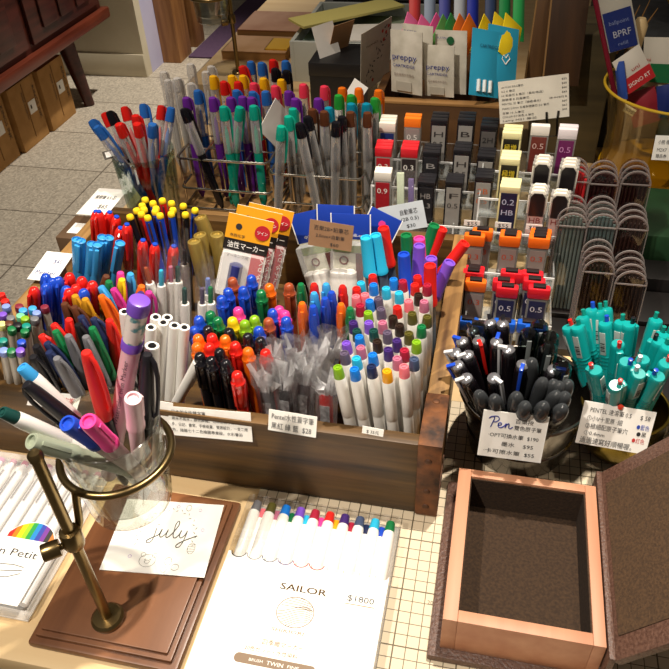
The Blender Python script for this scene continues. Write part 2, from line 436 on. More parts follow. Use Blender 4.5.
# cutting mat: printed centimetre grid with a heavier line every five
def matmat():
    m, nt, b = _new('cutting_mat_print')
    tc = nt.nodes.new('ShaderNodeTexCoord')
    def grid(step, wd):
        br = nt.nodes.new('ShaderNodeTexBrick'); br.offset = 0.0; br.squash = 1.0
        br.inputs['Scale'].default_value = 1.0; br.inputs['Brick Width'].default_value = step; br.inputs['Row Height'].default_value = step
        br.inputs['Mortar Size'].default_value = wd; br.inputs['Mortar Smooth'].default_value = 0
        mp = nt.nodes.new('ShaderNodeMapping'); mp.inputs['Location'].default_value = (1.0, 1.0, 0)
        nt.links.new(tc.outputs['Object'], mp.inputs[0]); nt.links.new(mp.outputs[0], br.inputs['Vector'])
        return br.outputs['Fac']
    a, c = grid(0.01, 0.00034), grid(0.05, 0.0006)
    mt = nt.nodes.new('ShaderNodeMath'); mt.operation = 'MAXIMUM'; nt.links.new(a, mt.inputs[0]); nt.links.new(c, mt.inputs[1])
    mx = nt.nodes.new('ShaderNodeMix'); mx.data_type = 'RGBA'; mx.inputs[6].default_value = lin('d2c3a8'); mx.inputs[7].default_value = lin('5e543f')
    nt.links.new(mt.outputs[0], mx.inputs[0]); nt.links.new(mx.outputs[2], b.inputs['Base Color']); b.inputs['Roughness'].default_value = 0.6
    return m
cm = link('cutting_mat', boxmesh(-14.8, 22, -16.6, 18, -0.15, 0, matmat()))
tag(cm, 'cream cutting mat with a printed grid under the leather box', 'cutting mat')
lettering(cm, [('20', 2.2, -6.0, 0.5)], plastic('6d6350', .6), 0.02)
# ================================================================ wooden drawer that holds the pens
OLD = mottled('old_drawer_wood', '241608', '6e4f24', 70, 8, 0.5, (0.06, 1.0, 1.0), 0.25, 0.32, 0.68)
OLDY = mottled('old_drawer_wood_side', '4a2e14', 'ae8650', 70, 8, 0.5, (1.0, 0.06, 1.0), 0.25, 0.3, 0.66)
RUST = mottled('rusty_iron_strap', '2c1c14', '7a4a26', 55, 6, 0.6, bump=0.6, mt=0.25)
DX0, DX1, DY0, DY1, DH = -45.0, 2.0, 2.7, 36.0, 9.5
dr = empty('storage_box', at(0, 0, 0), 'old brown wooden drawer with a rusty iron corner, full of pens', 'drawer')
link('front_panel', boxmesh(DX0+1.8, DX1-1.9, DY0+0.2, DY0+1.5, 0.15, DH-0.3, OLD, 0.12), dr)
link('side_panel', boxmesh(DX1-1.9, DX1, DY0, DY1, 0.0, DH, OLDY, 0.15), dr)
link('side_panel', boxmesh(DX0, DX0+1.8, DY0, DY1, 0.0, DH, OLDY, 0.15), dr)
link('back_panel', boxmesh(DX0+1.8, DX1-1.9, DY1-1.4, DY1, 0.0, DH, OLD, 0.12), dr)
link('bottom_panel', boxmesh(DX0+1.8, DX1-1.9, DY0+1.5, DY1-1.4, 0.2, 0.8, OLD), dr)
br_ = link('corner_strap', MB().box(DX1-1.95, DX1+.08, DY0-0.1, DY0, 0.3, DH+.1).box(DX1-1.95, DX1+.08, DY0-.1, DY0+6.2, DH, DH+0.12).mesh(RUST, 0.04), dr)
for (x, y, z, t) in ((1.0, 2.6, 1.5, 90), (1.0, 2.6, 3.6, 90), (1.0, 2.6, 7.6, 90), (1.0, 7.9, 9.62, 0)):
    link('nail', MB().lathe([(0.34, 0), (0.3, 0.08), (0, 0.16)], 12).mesh(RUST), br_, at(x, y, z, 0, t))
link('side_strap', boxmesh(DX1, DX1+.1, DY0, DY0+5, 1, 3, RUST), dr)

# ================================================================ pens: meshes of each part
WHITE = 'f8f6f0'
HEX = dict(red='d8231c', orange='ec6a16', yellow='f0c81c', lime='7fae1f', green='12713f', teal='10877a', cyan='2bb4dc', blue='1c49c0', navy='1f2a50',
    violet='7b50c4', dkviolet='40286e', greyviolet='5d5268', crimson='a5203a', rose='b96a86', salmon='ee7683', pink='ec3f93', brown='5b3420', rust='a04a2a',
    dkbrown='2e2018', olive='55501e', dkteal='17443f', skyblue='3c9ede', slate='42506e', black='15141a', grey='6f6f74', gold='a68d45', mustard='c48a1d',
    amber='eea214', periwinkle='7f96dd', mint='74c79c', paleyellow='e8e78c', wine='7d2638', magenta='c4318d', silver='c9c9cc', azure='1879d8', tan='b9924e', offwhite='dcd8c8')
WORD = dict(dkviolet='dark violet', greyviolet='grey violet', dkbrown='dark brown', dkteal='dark teal', paleyellow='pale yellow', skyblue='sky blue', slate='slate blue', offwhite='off-white', azure='bright blue')
word = lambda c: WORD.get(c, c)
def L_(key, prof, mat, n=16, **k): return cached(key, lambda: MB().lathe(prof, n, **k).mesh(mat))

def twin_marker(c):
    b = L_('tw_b', [(0, 0), (.24, 0), (.30, .5), (.46, .7), (.49, 3.6), (.51, 3.65), (.51, 8.9)], plastic(WHITE, .35), 18)
    ring = L_('tw_r'+c, [(.515, 3.55), (.53, 3.6), (.53, 3.72), (.515, 3.77)], plastic(HEX[c], .4), 18)
    cp = L_('tw_c', [(.50, 8.9), (.53, 8.95), (.53, 12.6), (.50, 13.2), (.47, 13.35), (0, 13.35)], plastic(WHITE, .3), 18)
    pl = L_('tw_p'+c, [(.47, 13.3), (.465, 13.5), (.40, 14.35), (.37, 14.42), (.27, 14.42), (.25, 14.32), (.17, 14.32), (.15, 14.4), (0, 14.4)], plastic(HEX[c], .3), 18)
    return [('barrel', b), ('colour_ring', ring), ('cap', cp), ('cap_tip', pl, f'{word(c)} cap tip')], 14.4
def big_marker(c):
    b = L_('bg_b', [(0, 0), (.35, 0), (.55, .3), (.58, 1), (.58, 11.0), (.5, 11.1), (.5, 12)], plastic('5c6c80', .3), 18)
    cp = L_('bg_c'+c, [(.70, 11.0), (.74, 11.05), (.72, 11.5), (.66, 11.6), (.60, 15.4), (.56, 15.55), (.42, 15.55), (.40, 15.4), (.2, 15.4), (0, 15.45)], plastic(HEX[c], .3), 20)
    lb = L_('bg_l', [(.59, 3), (.595, 3), (.595, 9), (.59, 9)], plastic('8b97a6', .4), 18)
    return [('barrel', b), ('cap', cp, f'{word(c)} cap'), ('paper_wrap', lb)], 15.5
def dome_pen(c):
    b = L_('dm_b'+c, [(0, 0), (.2, 0), (.48, .6), (.52, 1), (.52, 8.3)], plastic(HEX[c], .25, coat=.4), 16)
    cp = L_('dm_c'+c, [(.57, 8.3), (.60, 8.35), (.60, 10.6), (.57, 10.8), (.66, 10.85), (.66, 11.1), (.54, 11.25), (.53, 11.7), (.44, 12.05), (.25, 12.22), (0, 12.25)], plastic(HEX[c], .2, coat=.5), 18)
    cl = cached('dm_k'+c, lambda: MB().box(.5, .74, -.17, .17, 10.7, 11.35).box(.66, .8, -.14, .14, 8.6, 11.1).mesh(plastic(HEX[c], .2, coat=.5), .05))
    return [('barrel', b), ('cap', cp), ('clip', cl)], 12.2
def round_pen(c, body=None):
    body = body or c
    b = L_('rp_b'+body, [(0, 0), (.2, 0), (.46, .7), (.48, 9.4)], clear(HEX[body], .7, .2), 16)
    cp = L_('rp_c'+c, [(.5, 9.4), (.53, 9.45), (.53, 12.3), (.45, 12.7), (.42, 13.3), (.28, 13.6), (0, 13.65)], plastic(HEX[c], .2, coat=.5), 18)
    cl = cached('rp_k'+c, lambda: MB().box(.5, .68, -.16, .16, 9.8, 13.0).mesh(plastic(HEX[c], .2, coat=.5), .06))
    return [('barrel', b), ('cap', cp), ('clip', cl)], 13.6
def bullet_pen(c, top=None):
    b = L_('bl_b'+c, [(0, 0), (.2, 0), (.46, .6), (.48, 8)], plastic('d8d6d0', .4), 16)
    cp = L_('bl_c'+c, [(.55, 8), (.6, 8.1), (.6, 12.9), (.56, 13.4), (.40, 13.8), (.2, 13.95), (0, 13.98)], plastic(HEX[c], .22, coat=.4), 20)
    cl = cached('bl_k'+c, lambda: MB().tube([(.5, 0, 13.5), (.72, 0, 13.3), (.76, 0, 12.5), (.70, 0, 9.6)], [.14, .2, .2, .16], 8).mesh(plastic(HEX[c], .22, coat=.4)))
    r = [('barrel', b), ('cap', cp, f'{word(c)} cap'), ('clip', cl)]
    if top: r.append(('cap_disc', L_('bl_t'+top, [(.3, 13.9), (.28, 14.05), (0, 14.1)], plastic(HEX[top], .3), 14), f'{word(top)} disc on the cap'))
    return r, 14.0
def flat_pen(c):
    b = L_('fl_b', [(0, 0), (.2, 0), (.46, .6), (.48, 8)], plastic('d8d6d0', .4), 16)
    cp = cached('fl_c'+c, lambda: MB().lathe([(.55, 8), (.58, 8.1), (.56, 12.6), (.54, 14.0), (.46, 14.05), (.44, 13.85), (0, 13.85)], 20).mesh(plastic(HEX[c], .35)))
    cl = cached('fl_k'+c, lambda: MB().box(.5, .78, -.22, .22, 10.2, 13.7).mesh(plastic(HEX[c], .35), .08))
    return [('barrel', b), ('cap', cp, f'{word(c)} cap'), ('clip', cl)], 14.0
def sign_pen(c, body='black'):
    b = L_('sg_b'+body, [(0, 0), (.2, 0), (.45, .8), (.50, 1.5), (.50, 7.6)], plastic(HEX[body], .35), 16)
    cp = cached('sg_c'+c, lambda: MB().lathe([(.55, 7.5), (.60, 7.6), (.60, 8.6), (.56, 10), (.44, 12.8), (.36, 13.6), (.30, 13.7), (0, 13.72)], 18).mesh(plastic(HEX[c], .42)))
    cl = cached('sg_k'+c, lambda: MB().tube([(.32, 0, 13.5), (.62, 0, 13.1), (.86, 0, 12.1), (.95, 0, 10.6), (.92, 0, 9.0), (.62, 0, 8.5)], [.15, .17, .16, .15, .15, .13], 8).mesh(plastic(HEX[c], .42)))
    return [('barrel', b), ('cap', cp, f'{word(c)} cap'), ('clip', cl)], 13.7
def slim_marker(c):
    b = L_('sl_b', [(0, 0), (.18, 0), (.33, .5), (.36, .9), (.37, 12.6)], plastic('b5ada0', .3, coat=.3), 14)
    cp = L_('sl_c'+c, [(.38, 12.6), (.40, 12.65), (.41, 13.0), (.38, 13.25), (.2, 13.32), (0, 13.33)], plastic(HEX[c], .4), 16)
    ln = cached('sl_l', lambda: MB().box(-.1, .1, -.385, -.35, 1.5, 12).mesh(plastic('8d8578', .4)))
    return [('barrel', b), ('cap_end', cp, f'{word(c)} cap end'), ('printed_stripe', ln)], 13.3
def disc_pen(c):                                   # narrow pen, coloured barrel, bright yellow disc on the end
    b = L_('dp_b'+c, [(0, 0), (.15, 0), (.36, .8), (.38, 1), (.40, 13.2)], plastic(HEX[c], .3), 14)
    cp = L_('dp_y', [(.40, 13.2), (.42, 13.25), (.42, 13.55), (.34, 13.7), (0, 13.72)], plastic('f2d024', .4), 16)
    cl = cached('dp_k', lambda: MB().box(.40, .52, -.1, .1, 8.6, 13.0).mesh(metal('b9a98a', .3), .03))
    return [('barrel', b), ('end_disc', cp, 'yellow end disc'), ('clip', cl)], 13.7
def erasable(c, body=None, tube=None):             # clear cap with a tinted crown and clip, tinted lower body
    body = body or c; tube = tube or c
    cc = 'e8e6e4' if c == 'clear' else HEX[c]; bc = 'e2e0dc' if body == 'clear' else HEX[body]
    b = L_('er_b'+body, [(0, 0), (.2, 0), (.50, .9), (.54, 1.3), (.56, 8.2)], clear(bc, .14 if body == 'clear' else .5, .1), 16)
    tb_ = L_('er_t'+tube, [(0, .4), (.26, .5), (.26, 11.0), (.08, 11.8), (0, 11.9)], plastic(bc if tube != 'clear' else 'b8b4b0', .4), 10)
    cp = L_('er_p', [(.58, 8.2), (.61, 8.25), (.60, 10), (.56, 12.9)], clear('eceae8', .13, .08), 18)
    cr = L_('er_c'+c, [(.57, 12.7), (.61, 12.75), (.60, 13.3), (.55, 14.1), (.46, 14.45), (.25, 14.55), (0, 14.57)], clear(cc, .2 if c == 'clear' else .6, .08) , 18)
    cl = cached('er_k'+c, lambda: MB().tube([(.45, 0, 14.3), (.70, 0, 13.9), (.78, 0, 12.8), (.74, 0, 10.4), (.66, 0, 9.6)], [.16, .2, .18, .15, .12], 8).mesh(clear(cc, .4 if c == 'clear' else .75, .1)))
    return [('barrel', b), ('ink_tube', tb_), ('cap', cp), ('cap_crown', cr, f'{word(c)} crown'), ('clip', cl)], 14.55

def place(kind, c, B, d, L, name, az=-90, **k):
    return pen(name, kind(c, **k)[0], B, d, az)
def bunch(kind, name, items, z0, what, where, group, cat='pen', yl=0.0, az=-90, slope=None, dy=0, **k):
    """items: u, v, colour[, u2, v2]: upper end and a point further down the same pen"""
    out = []
    for it in items:
        u, v, c = it[:3]; parts, L = kind(c, **k)
        if len(it) > 4: u2, v2 = it[3], it[4]
        else:
            s_ = slope(u, v) if slope else (379-u)/(1223-v)
            u2, v2 = u+60*s_, v+60
        y_ = it[5] if len(it) > 5 else yl
        B, d = lean(u, v, u2, v2, L, z0, y_)
        B = np.array([min(max(B[0], DX0+2.4), DX1-2.5), min(max(B[1], DY0+2.1), DY1-2.1), B[2]]) if z0 < 1 and 'drawer' in where else B
        d2 = W(u, v, z0+L*d[2])-B; d = nrm(d2)
        out.append((pen(name, parts, B, d, it[6] if len(it) > 6 else az+random.uniform(-25, 25)), word(c), u))
    if what: crowd(out, what, where, group, cat)
    return out
def zz(x0, y0, s, L): return [(x0+a/s, y0+b/s)+tuple(r) for a, b, *r in L]

# ---- white twin markers, fan of caps at the right end
TW = [(70,570,'lime'),(163,580,'azure'),(258,565,'navy'),(345,590,'amber'),(440,565,'salmon'),(107,490,'greyviolet'),(174,520,'cyan'),(265,500,'azure'),
 (352,470,'dkviolet'),(402,520,'rose'),(443,475,'crimson'),(497,525,'slate'),(510,430,'lime'),(118,435,'violet'),(198,460,'rose'),(190,400,'azure'),(290,425,'dkbrown'),
 (400,420,'dkviolet'),(177,365,'dkteal'),(270,365,'dkteal'),(347,375,'greyviolet'),(415,335,'dkbrown'),(467,380,'olive'),(538,345,'green'),(157,320,'dkviolet'),
 (243,320,'violet'),(320,320,'rose'),(378,290,'dkbrown'),(485,270,'olive'),(570,290,'olive'),(195,225,'crimson'),(240,265,'lime'),(312,245,'greyviolet'),(402,235,'red'),
 (553,205,'rose'),(465,200,'salmon'),(172,175,'salmon'),(222,165,'salmon'),(248,200,'azure'),(297,185,'greyviolet'),(520,165,'dkbrown'),(570,115,'crimson'),
 (175,130,'red'),(200,100,'cyan'),(270,110,'azure'),(340,130,'cyan'),(412,155,'cyan'),(382,80,'azure'),(433,90,'crimson'),(500,110,'red'),(265,60,'red'),(515,65,'red')]
bunch(twin_marker, 'twin_marker', zz(325, 265, 5.575, TW), 0.85, '*-tipped white twin marker', 'in the drawer', 'white twin markers in the drawer', 'marker', slope=lambda u, v: 0.07+(404-u)/66*0.15*max(0, min(1, (v-285)/70)))
# ---- big caps behind them
BG = [(265,118,'red',300,340),(192,158,'cyan',207,290),(232,148,'cyan',262,330),(360,148,'green',364,220),(415,162,'pink',418,240),(415,192,'violet',410,290),
 (350,228,'blue',356,320),(478,108,'green',462,160),(510,122,'red',462,230),(605,182,'red',545,262),(542,262,'violet',480,400),(465,245,'violet',462,300),(460,275,'red',460,360)]
BGp = [(320+a/4.18, 200+b/4.18, c, 320+d_/4.18, 200+e/4.18) for a, b, c, d_, e in BG]
bunch(big_marker, 'brush_marker', BGp, 0.85, 'brush marker with large * cap', 'behind the white markers', 'brush markers at the back of the drawer', 'marker')
# ---- small dome topped pens
DM = [(255,50,'rust'),(228,115,'blue'),(188,160,'blue'),(370,35,'blue'),(320,105,'blue'),(480,88,'orange'),(430,125,'green'),(600,85,'rust'),
 (290,232,'pink'),(120,255,'green'),(165,292,'green'),(50,285,'blue'),(20,350,'blue'),(255,293,'yellow'),(330,310,'lime'),(390,283,'lime'),(500,242,'blue'),(575,252,'pink'),(540,225,'pink'),(475,297,'rust'),(582,290,'blue'),(415,350,'blue'),
 (105,345,'black'),(235,360,'black'),(348,390,'black'),(425,415,'black'),(45,398,'orange'),(130,393,'red'),(210,403,'orange'),(38,450,'orange'),(113,452,'red'),(272,442,'red'),(350,478,'orange'),(457,488,'red'),(283,622,'red'),
 (55,508,'black'),(175,483,'black'),(125,533,'black'),(215,550,'black')]
bunch(dome_pen, 'dome_cap_pen', zz(190, 270, 6.08, DM), 0.85, '* dome-capped pen', 'in the drawer', 'small dome cap pens in the drawer')
RP = [(300.8,284,'green'),(314,284,'red'),(326,284,'skyblue'),(314,293,'skyblue'),(325,298,'blue'),(331.5,292,'blue'),(313,306,'blue'),(302,303,'orange'),(342.5,286,'red'),(341,304,'orange'),(350,308,'green')]
bunch(round_pen, 'capped_marker', RP, 0.85, 'round shouldered * marker', 'beside the white twin markers', 'round shouldered markers in the middle of the drawer', 'marker')
# ---- left half of the drawer
SLM = [(10,190,'red'),(28,220,'red'),(33,245,'periwinkle'),(98,235,'wine'),(167,245,'skyblue'),(118,255,'skyblue'),(188,268,'periwinkle'),(15,285,'violet'),(105,283,'mint'),(55,295,'grey'),
 (128,297,'lime'),(178,299,'grey'),(135,335,'teal'),(45,322,'brown'),(90,330,'black'),(10,330,'paleyellow'),(60,350,'green'),(127,362,'green'),(15,410,'teal'),(110,418,'blue'),(18,460,'periwinkle'),(57,462,'green'),(103,460,'violet')]
bunch(slim_marker, 'fineliner', zz(0, 260, 5.146, SLM), 0.85, 'slim fineliner, * end,', 'left in the drawer', 'slim fineliners at the left corner of the drawer', 'pen', slope=lambda u, v: 0.14)
w1 = bunch(slim_marker, 'fineliner', [(228/5.146, 260+238/5.146, 'wine', 270/5.146, 260+390/5.146)], 0.85, None, '', '')
tag(w1[0][0], 'slim pale fineliner with a wine red end leaning among the sign pens', 'pen')
SG = [(385,183,'mustard',412,265),(437,200,'mustard',462,275),(447,157,'mustard',505,220),(330,223,'brown',362,305),(380,240,'brown',412,305),(548,82,'brown',530,160),(560,110,'green',562,200),
 (518,137,'skyblue',565,215),(628,100,'yellow',620,220),(583,148,'magenta',632,245),(620,65,'pink',622,150),(520,183,'orange',590,330),(440,250,'yellow',530,350),(415,290,'navy',442,345),(480,300,'navy',512,355),
 (400,330,'black',430,400),(355,305,'red',362,375),(275,330,'red',312,385),(285,365,'green',330,455),(562,308,'red',596,480),(212,387,'red',250,440),(240,425,'navy',335,570),(248,470,'navy',300,560),
 (473,348,'green',555,560),(350,388,'grey',402,520),(440,393,'grey',508,560),(287,498,'grey',345,640),(185,440,'black',232,560),(165,490,'black',210,610)]
bunch(sign_pen, 'sign_pen', [(a/5.146, 260+b/5.146, c, d_/5.146, 260+e/5.146) for a, b, c, d_, e in SG]+[(130.6,273.7,'skyblue',128,312),(142,286,'orange',136,310),(141,293,'dkviolet',137,320),(149,292,'magenta',146,330)], 0.85,
      '* looped-clip sign pen', 'in the drawer', 'sign pens with tapered caps', az=-20)
BL = [(235,72,'blue'),(235,122,'blue'),(300,88,'blue'),(270,95,'blue'),(175,140,'red'),(357,68,'red'),(420,88,'red'),(475,110,'red'),(390,128,'red'),(355,150,'red'),(430,150,'blue'),(340,135,'blue')]
bunch(bullet_pen, 'bullet_cap_marker', zz(0, 260, 5.146, BL), 0.85, 'round-capped * marker', 'near the price card', 'round capped markers at the left of the drawer', 'marker', slope=lambda u, v: 0.06)
FL = [(262,298,250,400),(283,298,272,400),(345,300,338,400),(375,303,370,400),(404,262,398,340),(440,265,425,370),(503,295,482,420)]
bunch(flat_pen, 'flat_top_marker', [(30+a/5.575, 190+b/5.575, 'skyblue', 30+d_/5.575, 190+e/5.575) for a, b, d_, e in FL], 0.85, '* flat-topped marker', 'in the drawer', 'sky blue flat topped markers in a row', 'marker')
RD = [(368,118,372,240),(384,118,400,250),(444,122,432,250),(483,148,470,280),(505,210,490,300),(540,190,545,300)]
bunch(bullet_pen, 'rounded_red_marker', [(30+a/5.575, 190+b/5.575, 'red', 30+d_/5.575, 190+e/5.575) for a, b, d_, e in RD]+[(143,240,'red',142,290),(155,244,'red',153,290),(174,246,'red',170,290)], 0.85,
      '* marker with blue cap dot', 'behind the sky blue ones', 'red markers behind the sky blue ones', 'marker', top='blue')
DP = [(193,45,'black',.26),(238,65,'blue',.2),(290,50,'red',.2),(342,65,'red',.1),(177,78,'red',.25),(187,100,'black',.25),(255,95,'red',.2),(350,103,'black',.12),(408,80,'black',.05),(475,105,'blue',-.08),(145,105,'black',.3),
 (172,125,'red',.28),(250,112,'blue',.22),(207,145,'blue',.28),(277,133,'blue',.2),(340,125,'blue',.14),(420,128,'black',.06),(108,140,'black',.37)]
bunch(disc_pen, 'yellow_end_pen', [(110+a/5.575, 190+b/5.575, c, 110+a/5.575+40*s_, 190+b/5.575+40) for a, b, c, s_ in DP], 0.85, 'yellow-ended * pen', 'behind the red markers', 'pens with yellow end discs')
def gold_marker(c):
    b = L_('go_b', [(0, 0), (.4, 0), (.7, .5), (.72, 8)], plastic('e6e2da', .35), 18)
    cp = L_('go_c', [(.74, 8), (.78, 8.1), (.76, 13.2), (.70, 13.45), (.55, 13.5), (.5, 13.3), (0, 13.3)], plastic('b39a50', .3, .55), 22)
    return [('barrel', b), ('cap', cp)], 13.5
bunch(gold_marker, 'gold_marker', [(110+a/5.575, 190+b/5.575, 'gold', 110+c/5.575, 190+d_/5.575) for a, b, c, d_ in ((503,150,560,290),(500,247,530,350),(468,283,490,370),(595,245,605,330))], 0.85, '*-capped thick marker', 'beside the yellow packets', 'thick gold capped markers', 'marker')
# ---- white pens in clear sleeves
SLV = crinkle('f8f6f4', .16, 90)
def sleeved(c):
    b = L_('sv_b', [(0, 0), (.2, 0), (.47, .8), (.5, 1.2), (.5, 10.2), (.46, 10.4), (.3, 10.45)], plastic(WHITE, .3), 16)
    e = L_('sv_e'+c, [(.26, 10.4), (.26, 12.2), (.2, 12.35), (0, 12.4)], plastic(HEX[c], .35), 12)
    s = cached('sv_s', lambda: MB().add([(-.85, .1, 2), (-.2, -.62, 2), (.62, -.55, 2), (.9, .1, 2), (.3, .6, 2), (-.4, .62, 2), (-1.0, .0, 14.5), (-.3, -.5, 15.6), (.5, -.45, 15.0), (1.0, .1, 14.3), (.35, .4, 15.4), (-.45, .45, 14.8)],
        [(i, (i+1) % 6, 6+(i+1) % 6, 6+i) for i in range(6)]).mesh(SLV))
    return [('barrel', b), ('knock_button', e, f'{word(c)} end'), ('clear_sleeve', s)], 12.4
bunch(sleeved, 'sleeved_pen', [(110+a/5.575, 190+b/5.575, c, 110+a/5.575+k*40, 190+b/5.575+40) for a, b, c, k in ((198,430,'rust',.28),(285,445,'cyan',.02),(338,425,'rose',.03),(377,425,'dkteal',.03),(415,545,'dkteal',.02),(513,545,'greyviolet',.02),(560,540,'green',.02),(412,330,'black',.05),(545,490,'periwinkle',.02))], 0.85,
      'clear-sleeved white pen with * end', 'in the drawer', 'white pens in clear sleeves')
# ---- slim white pens with black ends
def white_pen(c):
    b = L_('wp_b', [(0, 0), (.2, 0), (.48, .8), (.50, 1.2), (.52, 12.9), (.49, 13.05), (.30, 13.05), (.29, 12.9), (0, 12.9)], plastic(WHITE, .3), 18)
    e = L_('wp_e', [(.28, 12.8), (.28, 13.05), (.2, 13.15), (0, 13.15)], plastic('1c1b1e', .3), 14)
    k = cached('wp_k', lambda: MB().box(.48, .62, -.12, .12, 9, 12.6).mesh(plastic(WHITE, .3), .04))
    return [('barrel', b), ('black_end', e, 'black end'), ('clip', k)], 13.1
WPi = bunch(white_pen, 'white_pen', [(110+a/5.575, 290+b/5.575, '', 110+c/5.575, 290+d_/5.575, 0, 60) for a, b, c, d_ in ((228,205,215,500),(297,178,280,400),(255,148,245,300),(320,150,310,300),(360,195,335,560),(415,205,395,520),(80,118,95,250))], 0.85,
      'black-ended white pen', 'in the drawer', 'plain white pens with black ends')
B, d = lean(110+462/5.575, 290+460/5.575, 110+370/5.575, 290+630/5.575, 12.9, 0.85, -.25)
B[1] = max(B[1], 5.2); d = nrm(W(192.9, 372.5, 10.5)-B)
tag(pen('white_pen', white_pen('')[0], B, d, 0), 'white pen tilted steeply right behind the printed card, clip showing', 'pen')
# ================================================================ cards and packets in and on the drawer
CEL = crinkle('f8f8fa', .42, 160, .08)
SIL = clear('fafafc', .72, .1)  # wrapper film whitened so its highlights are part of the colour
# cellophane bags with short markers
def wrapped(u, v, u2, v2, c, i):
    B, d = lean(u, v, u2, v2, 11.5, 0.85, -.05)
    B[1] = max(B[1], 5.6); d = nrm(W(u, v, .85+11.5*d[2])-B)
    r = pen_root('wrapped_marker', B, d, -90)
    link('marker', cached('wr_m'+c, lambda: MB().lathe([(0, 0), (.5, 0), (.62, .5), (.62, 8.2), (.5, 8.6), (0, 8.7)], 16).mesh(plastic(HEX[c], .35))), r)
    link('printed_wrap', cached('wr_l', lambda: MB().box(.60, .66, -.45, .45, 1.2, 7.4).mesh(mottled('silver_print', '8a8a8c', 'd8d8dc', 260, 2, .3))), r)
    link('barcode', cached('wr_b', lambda: [MB()][0].box(.67, .69, -.35, -.28, 1.8, 3.6).box(.67, .69, -.2, -.1, 1.8, 3.6).box(.67, .69, 0, .05, 1.8, 3.6).box(.67, .69, .15, .28, 1.8, 3.6).mesh(INK)), r)
    n = 12; vs = []; fs = []; rnd = random.Random(i)
    for k, z in enumerate((0, 1, 3, 5, 7, 8.8, 10, 11.2, 12.2)):
        for j in range(n):
            a = 2*math.pi*j/n; fl = max(0, (z-7.5)/4)
            rx = .85+.25*fl; ry = .85*(1-.75*fl)+.05
            jt = .14+.3*fl
            vs.append((ry*math.cos(a)+rnd.uniform(-jt, jt), rx*1.15*math.sin(a)+rnd.uniform(-jt, jt), z+rnd.uniform(-.2, .2)*(1+2*fl)))
    for k in range(8):
        for j in range(n): fs.append((k*n+j, k*n+(j+1) % n, (k+1)*n+(j+1) % n, (k+1)*n+j))
    mb = MB()
    for k in range(9):
        a = 2*math.pi*k/9+rnd.uniform(-.3, .3); b_ = a+rnd.uniform(.5, 1.0); z1 = rnd.uniform(9.5, 12.4)
        mb.add([(.5*math.cos(a), .6*math.sin(a), 8.4), (.5*math.cos(b_), .6*math.sin(b_), 8.3), (.55*math.cos(b_)+rnd.uniform(-.4, .4), 1.1*math.sin(b_), z1), (.4*math.cos(a), 1.3*math.sin(a)+rnd.uniform(-.3, .3), z1-rnd.uniform(.2, 1.4)), (.2, rnd.uniform(-.4, .4), 9.6)],
               [(0, 1, 4), (1, 2, 4), (2, 3, 4), (3, 0, 4)])
    link('crimped_top', mb.mesh(SIL, smooth=False), r, None, 'bright crumpled top of the wrapper')
    link('cellophane', MB().add(vs, fs).mesh(CEL, smooth=False), r)
    return r, word(c), u
WR = [(262,367,268,400,'grey'),(283,365,286,400,'black'),(305,360,304,395,'grey'),(325,370,326,400,'red'),(272,345,276,365,'rose'),(296,340,296,360,'mint'),(318,342,316,362,'offwhite'),(333,335,330,350,'offwhite')]
crowd([wrapped(*a, i) for i, a in enumerate(WR)], '* marker wrapped in crinkled cellophane', 'at the drawer front', 'cellophane wrapped markers', 'marker')

# price cards along the drawer front
card('price_card', 'long white printed card with four lines, clipped to the drawer front', 'price card', ((172,407),(254,414),(249,441),(166,434)), (0, 2.35, 7), 72, 0, lines=[('日本的水性雙字筆', .04, .78, .15, .42), ('用水不防水，顏色鮮豔，日本製寫字筆，適合', .04, .56, .13, .9), ('多，日記、書寫、手帳繪畫。雙頭設計，一支二用', .03, .36, .13, .92), ('色，描繪七十二色繪圖專業級。水彩暈染', .03, .16, .13, .86)])
card('price_card', 'blank white card behind the glass of pens, on the drawer front', 'price card', ((153,401),(177,404),(170,436),(147,431)), (0, 2.45, 7), 74)
card('price_card', 'small handwritten card with a barbell-like 28 price below the wrapped markers'.replace('a barbell-like 28 price', 'the price 28'), 'price card', ((271,409),(318,418),(315,437),(266,430)), (0, 2.35, 8), 70, 0, lines=[('Pentel水性簽字筆', .06, .6, .34, .88), ('黑紅 綠 藍  $28', .06, .14, .34, .84)])
card('price_tag', 'tiny white tag below the white twin markers', 'price tag', ((362.5,426),(384,430),(383,437),(362,433)), (0, 2.4, 8.6), 70, 0, lines=[('$ 35元', .2, .2, .6, .6)])
c1, w_, h_ = card('price_card', 'white card with red handwriting on the left end of the drawer front', 'price card', ((36,391),(80,396),(78,409),(22,404)), (0, 3.4, 9.5), 25, 0)
lettering(c1, [('極細字筆', .45*w_, .3*h_, .5*h_, .45*w_)], plastic('c8342c', .6))
card('price_card', 'white card with blue print lying on the left wall of the drawer', 'price card', ((46,251),(74,254),(54,282),(28,279)), (-46, 20, 10.6), 8, 0, lines=[('Pentel', .12, .2, .2, .7), ('$45', .5, .6, .2, .3)], ink=plastic('3a4a86', .6))
card('price_card', 'white card with small print beside the ribbed glass of red pens', 'price card', ((98,188),(122,190),(112,216),(77,214)), (-47, 38, 9.6), 0, 0, lines=[('擦擦筆 0.5 芯', .15, .6, .15, .7), ('$65', .5, .25, .2, .3)])
bx = empty('brown_box', at(-49.5, 31, -.15), 'brown cardboard box standing left of the drawer', 'box')
link('carton', boxmesh(0, 4.0, 0, 5.6, 0, 7.6, mottled('brown_card', '4d3826', '6a5138', 12), .2), bx)
link('label', boxmesh(1, 2.6, 1.2, 3.6, 7.6, 7.65, PAPER), bx)
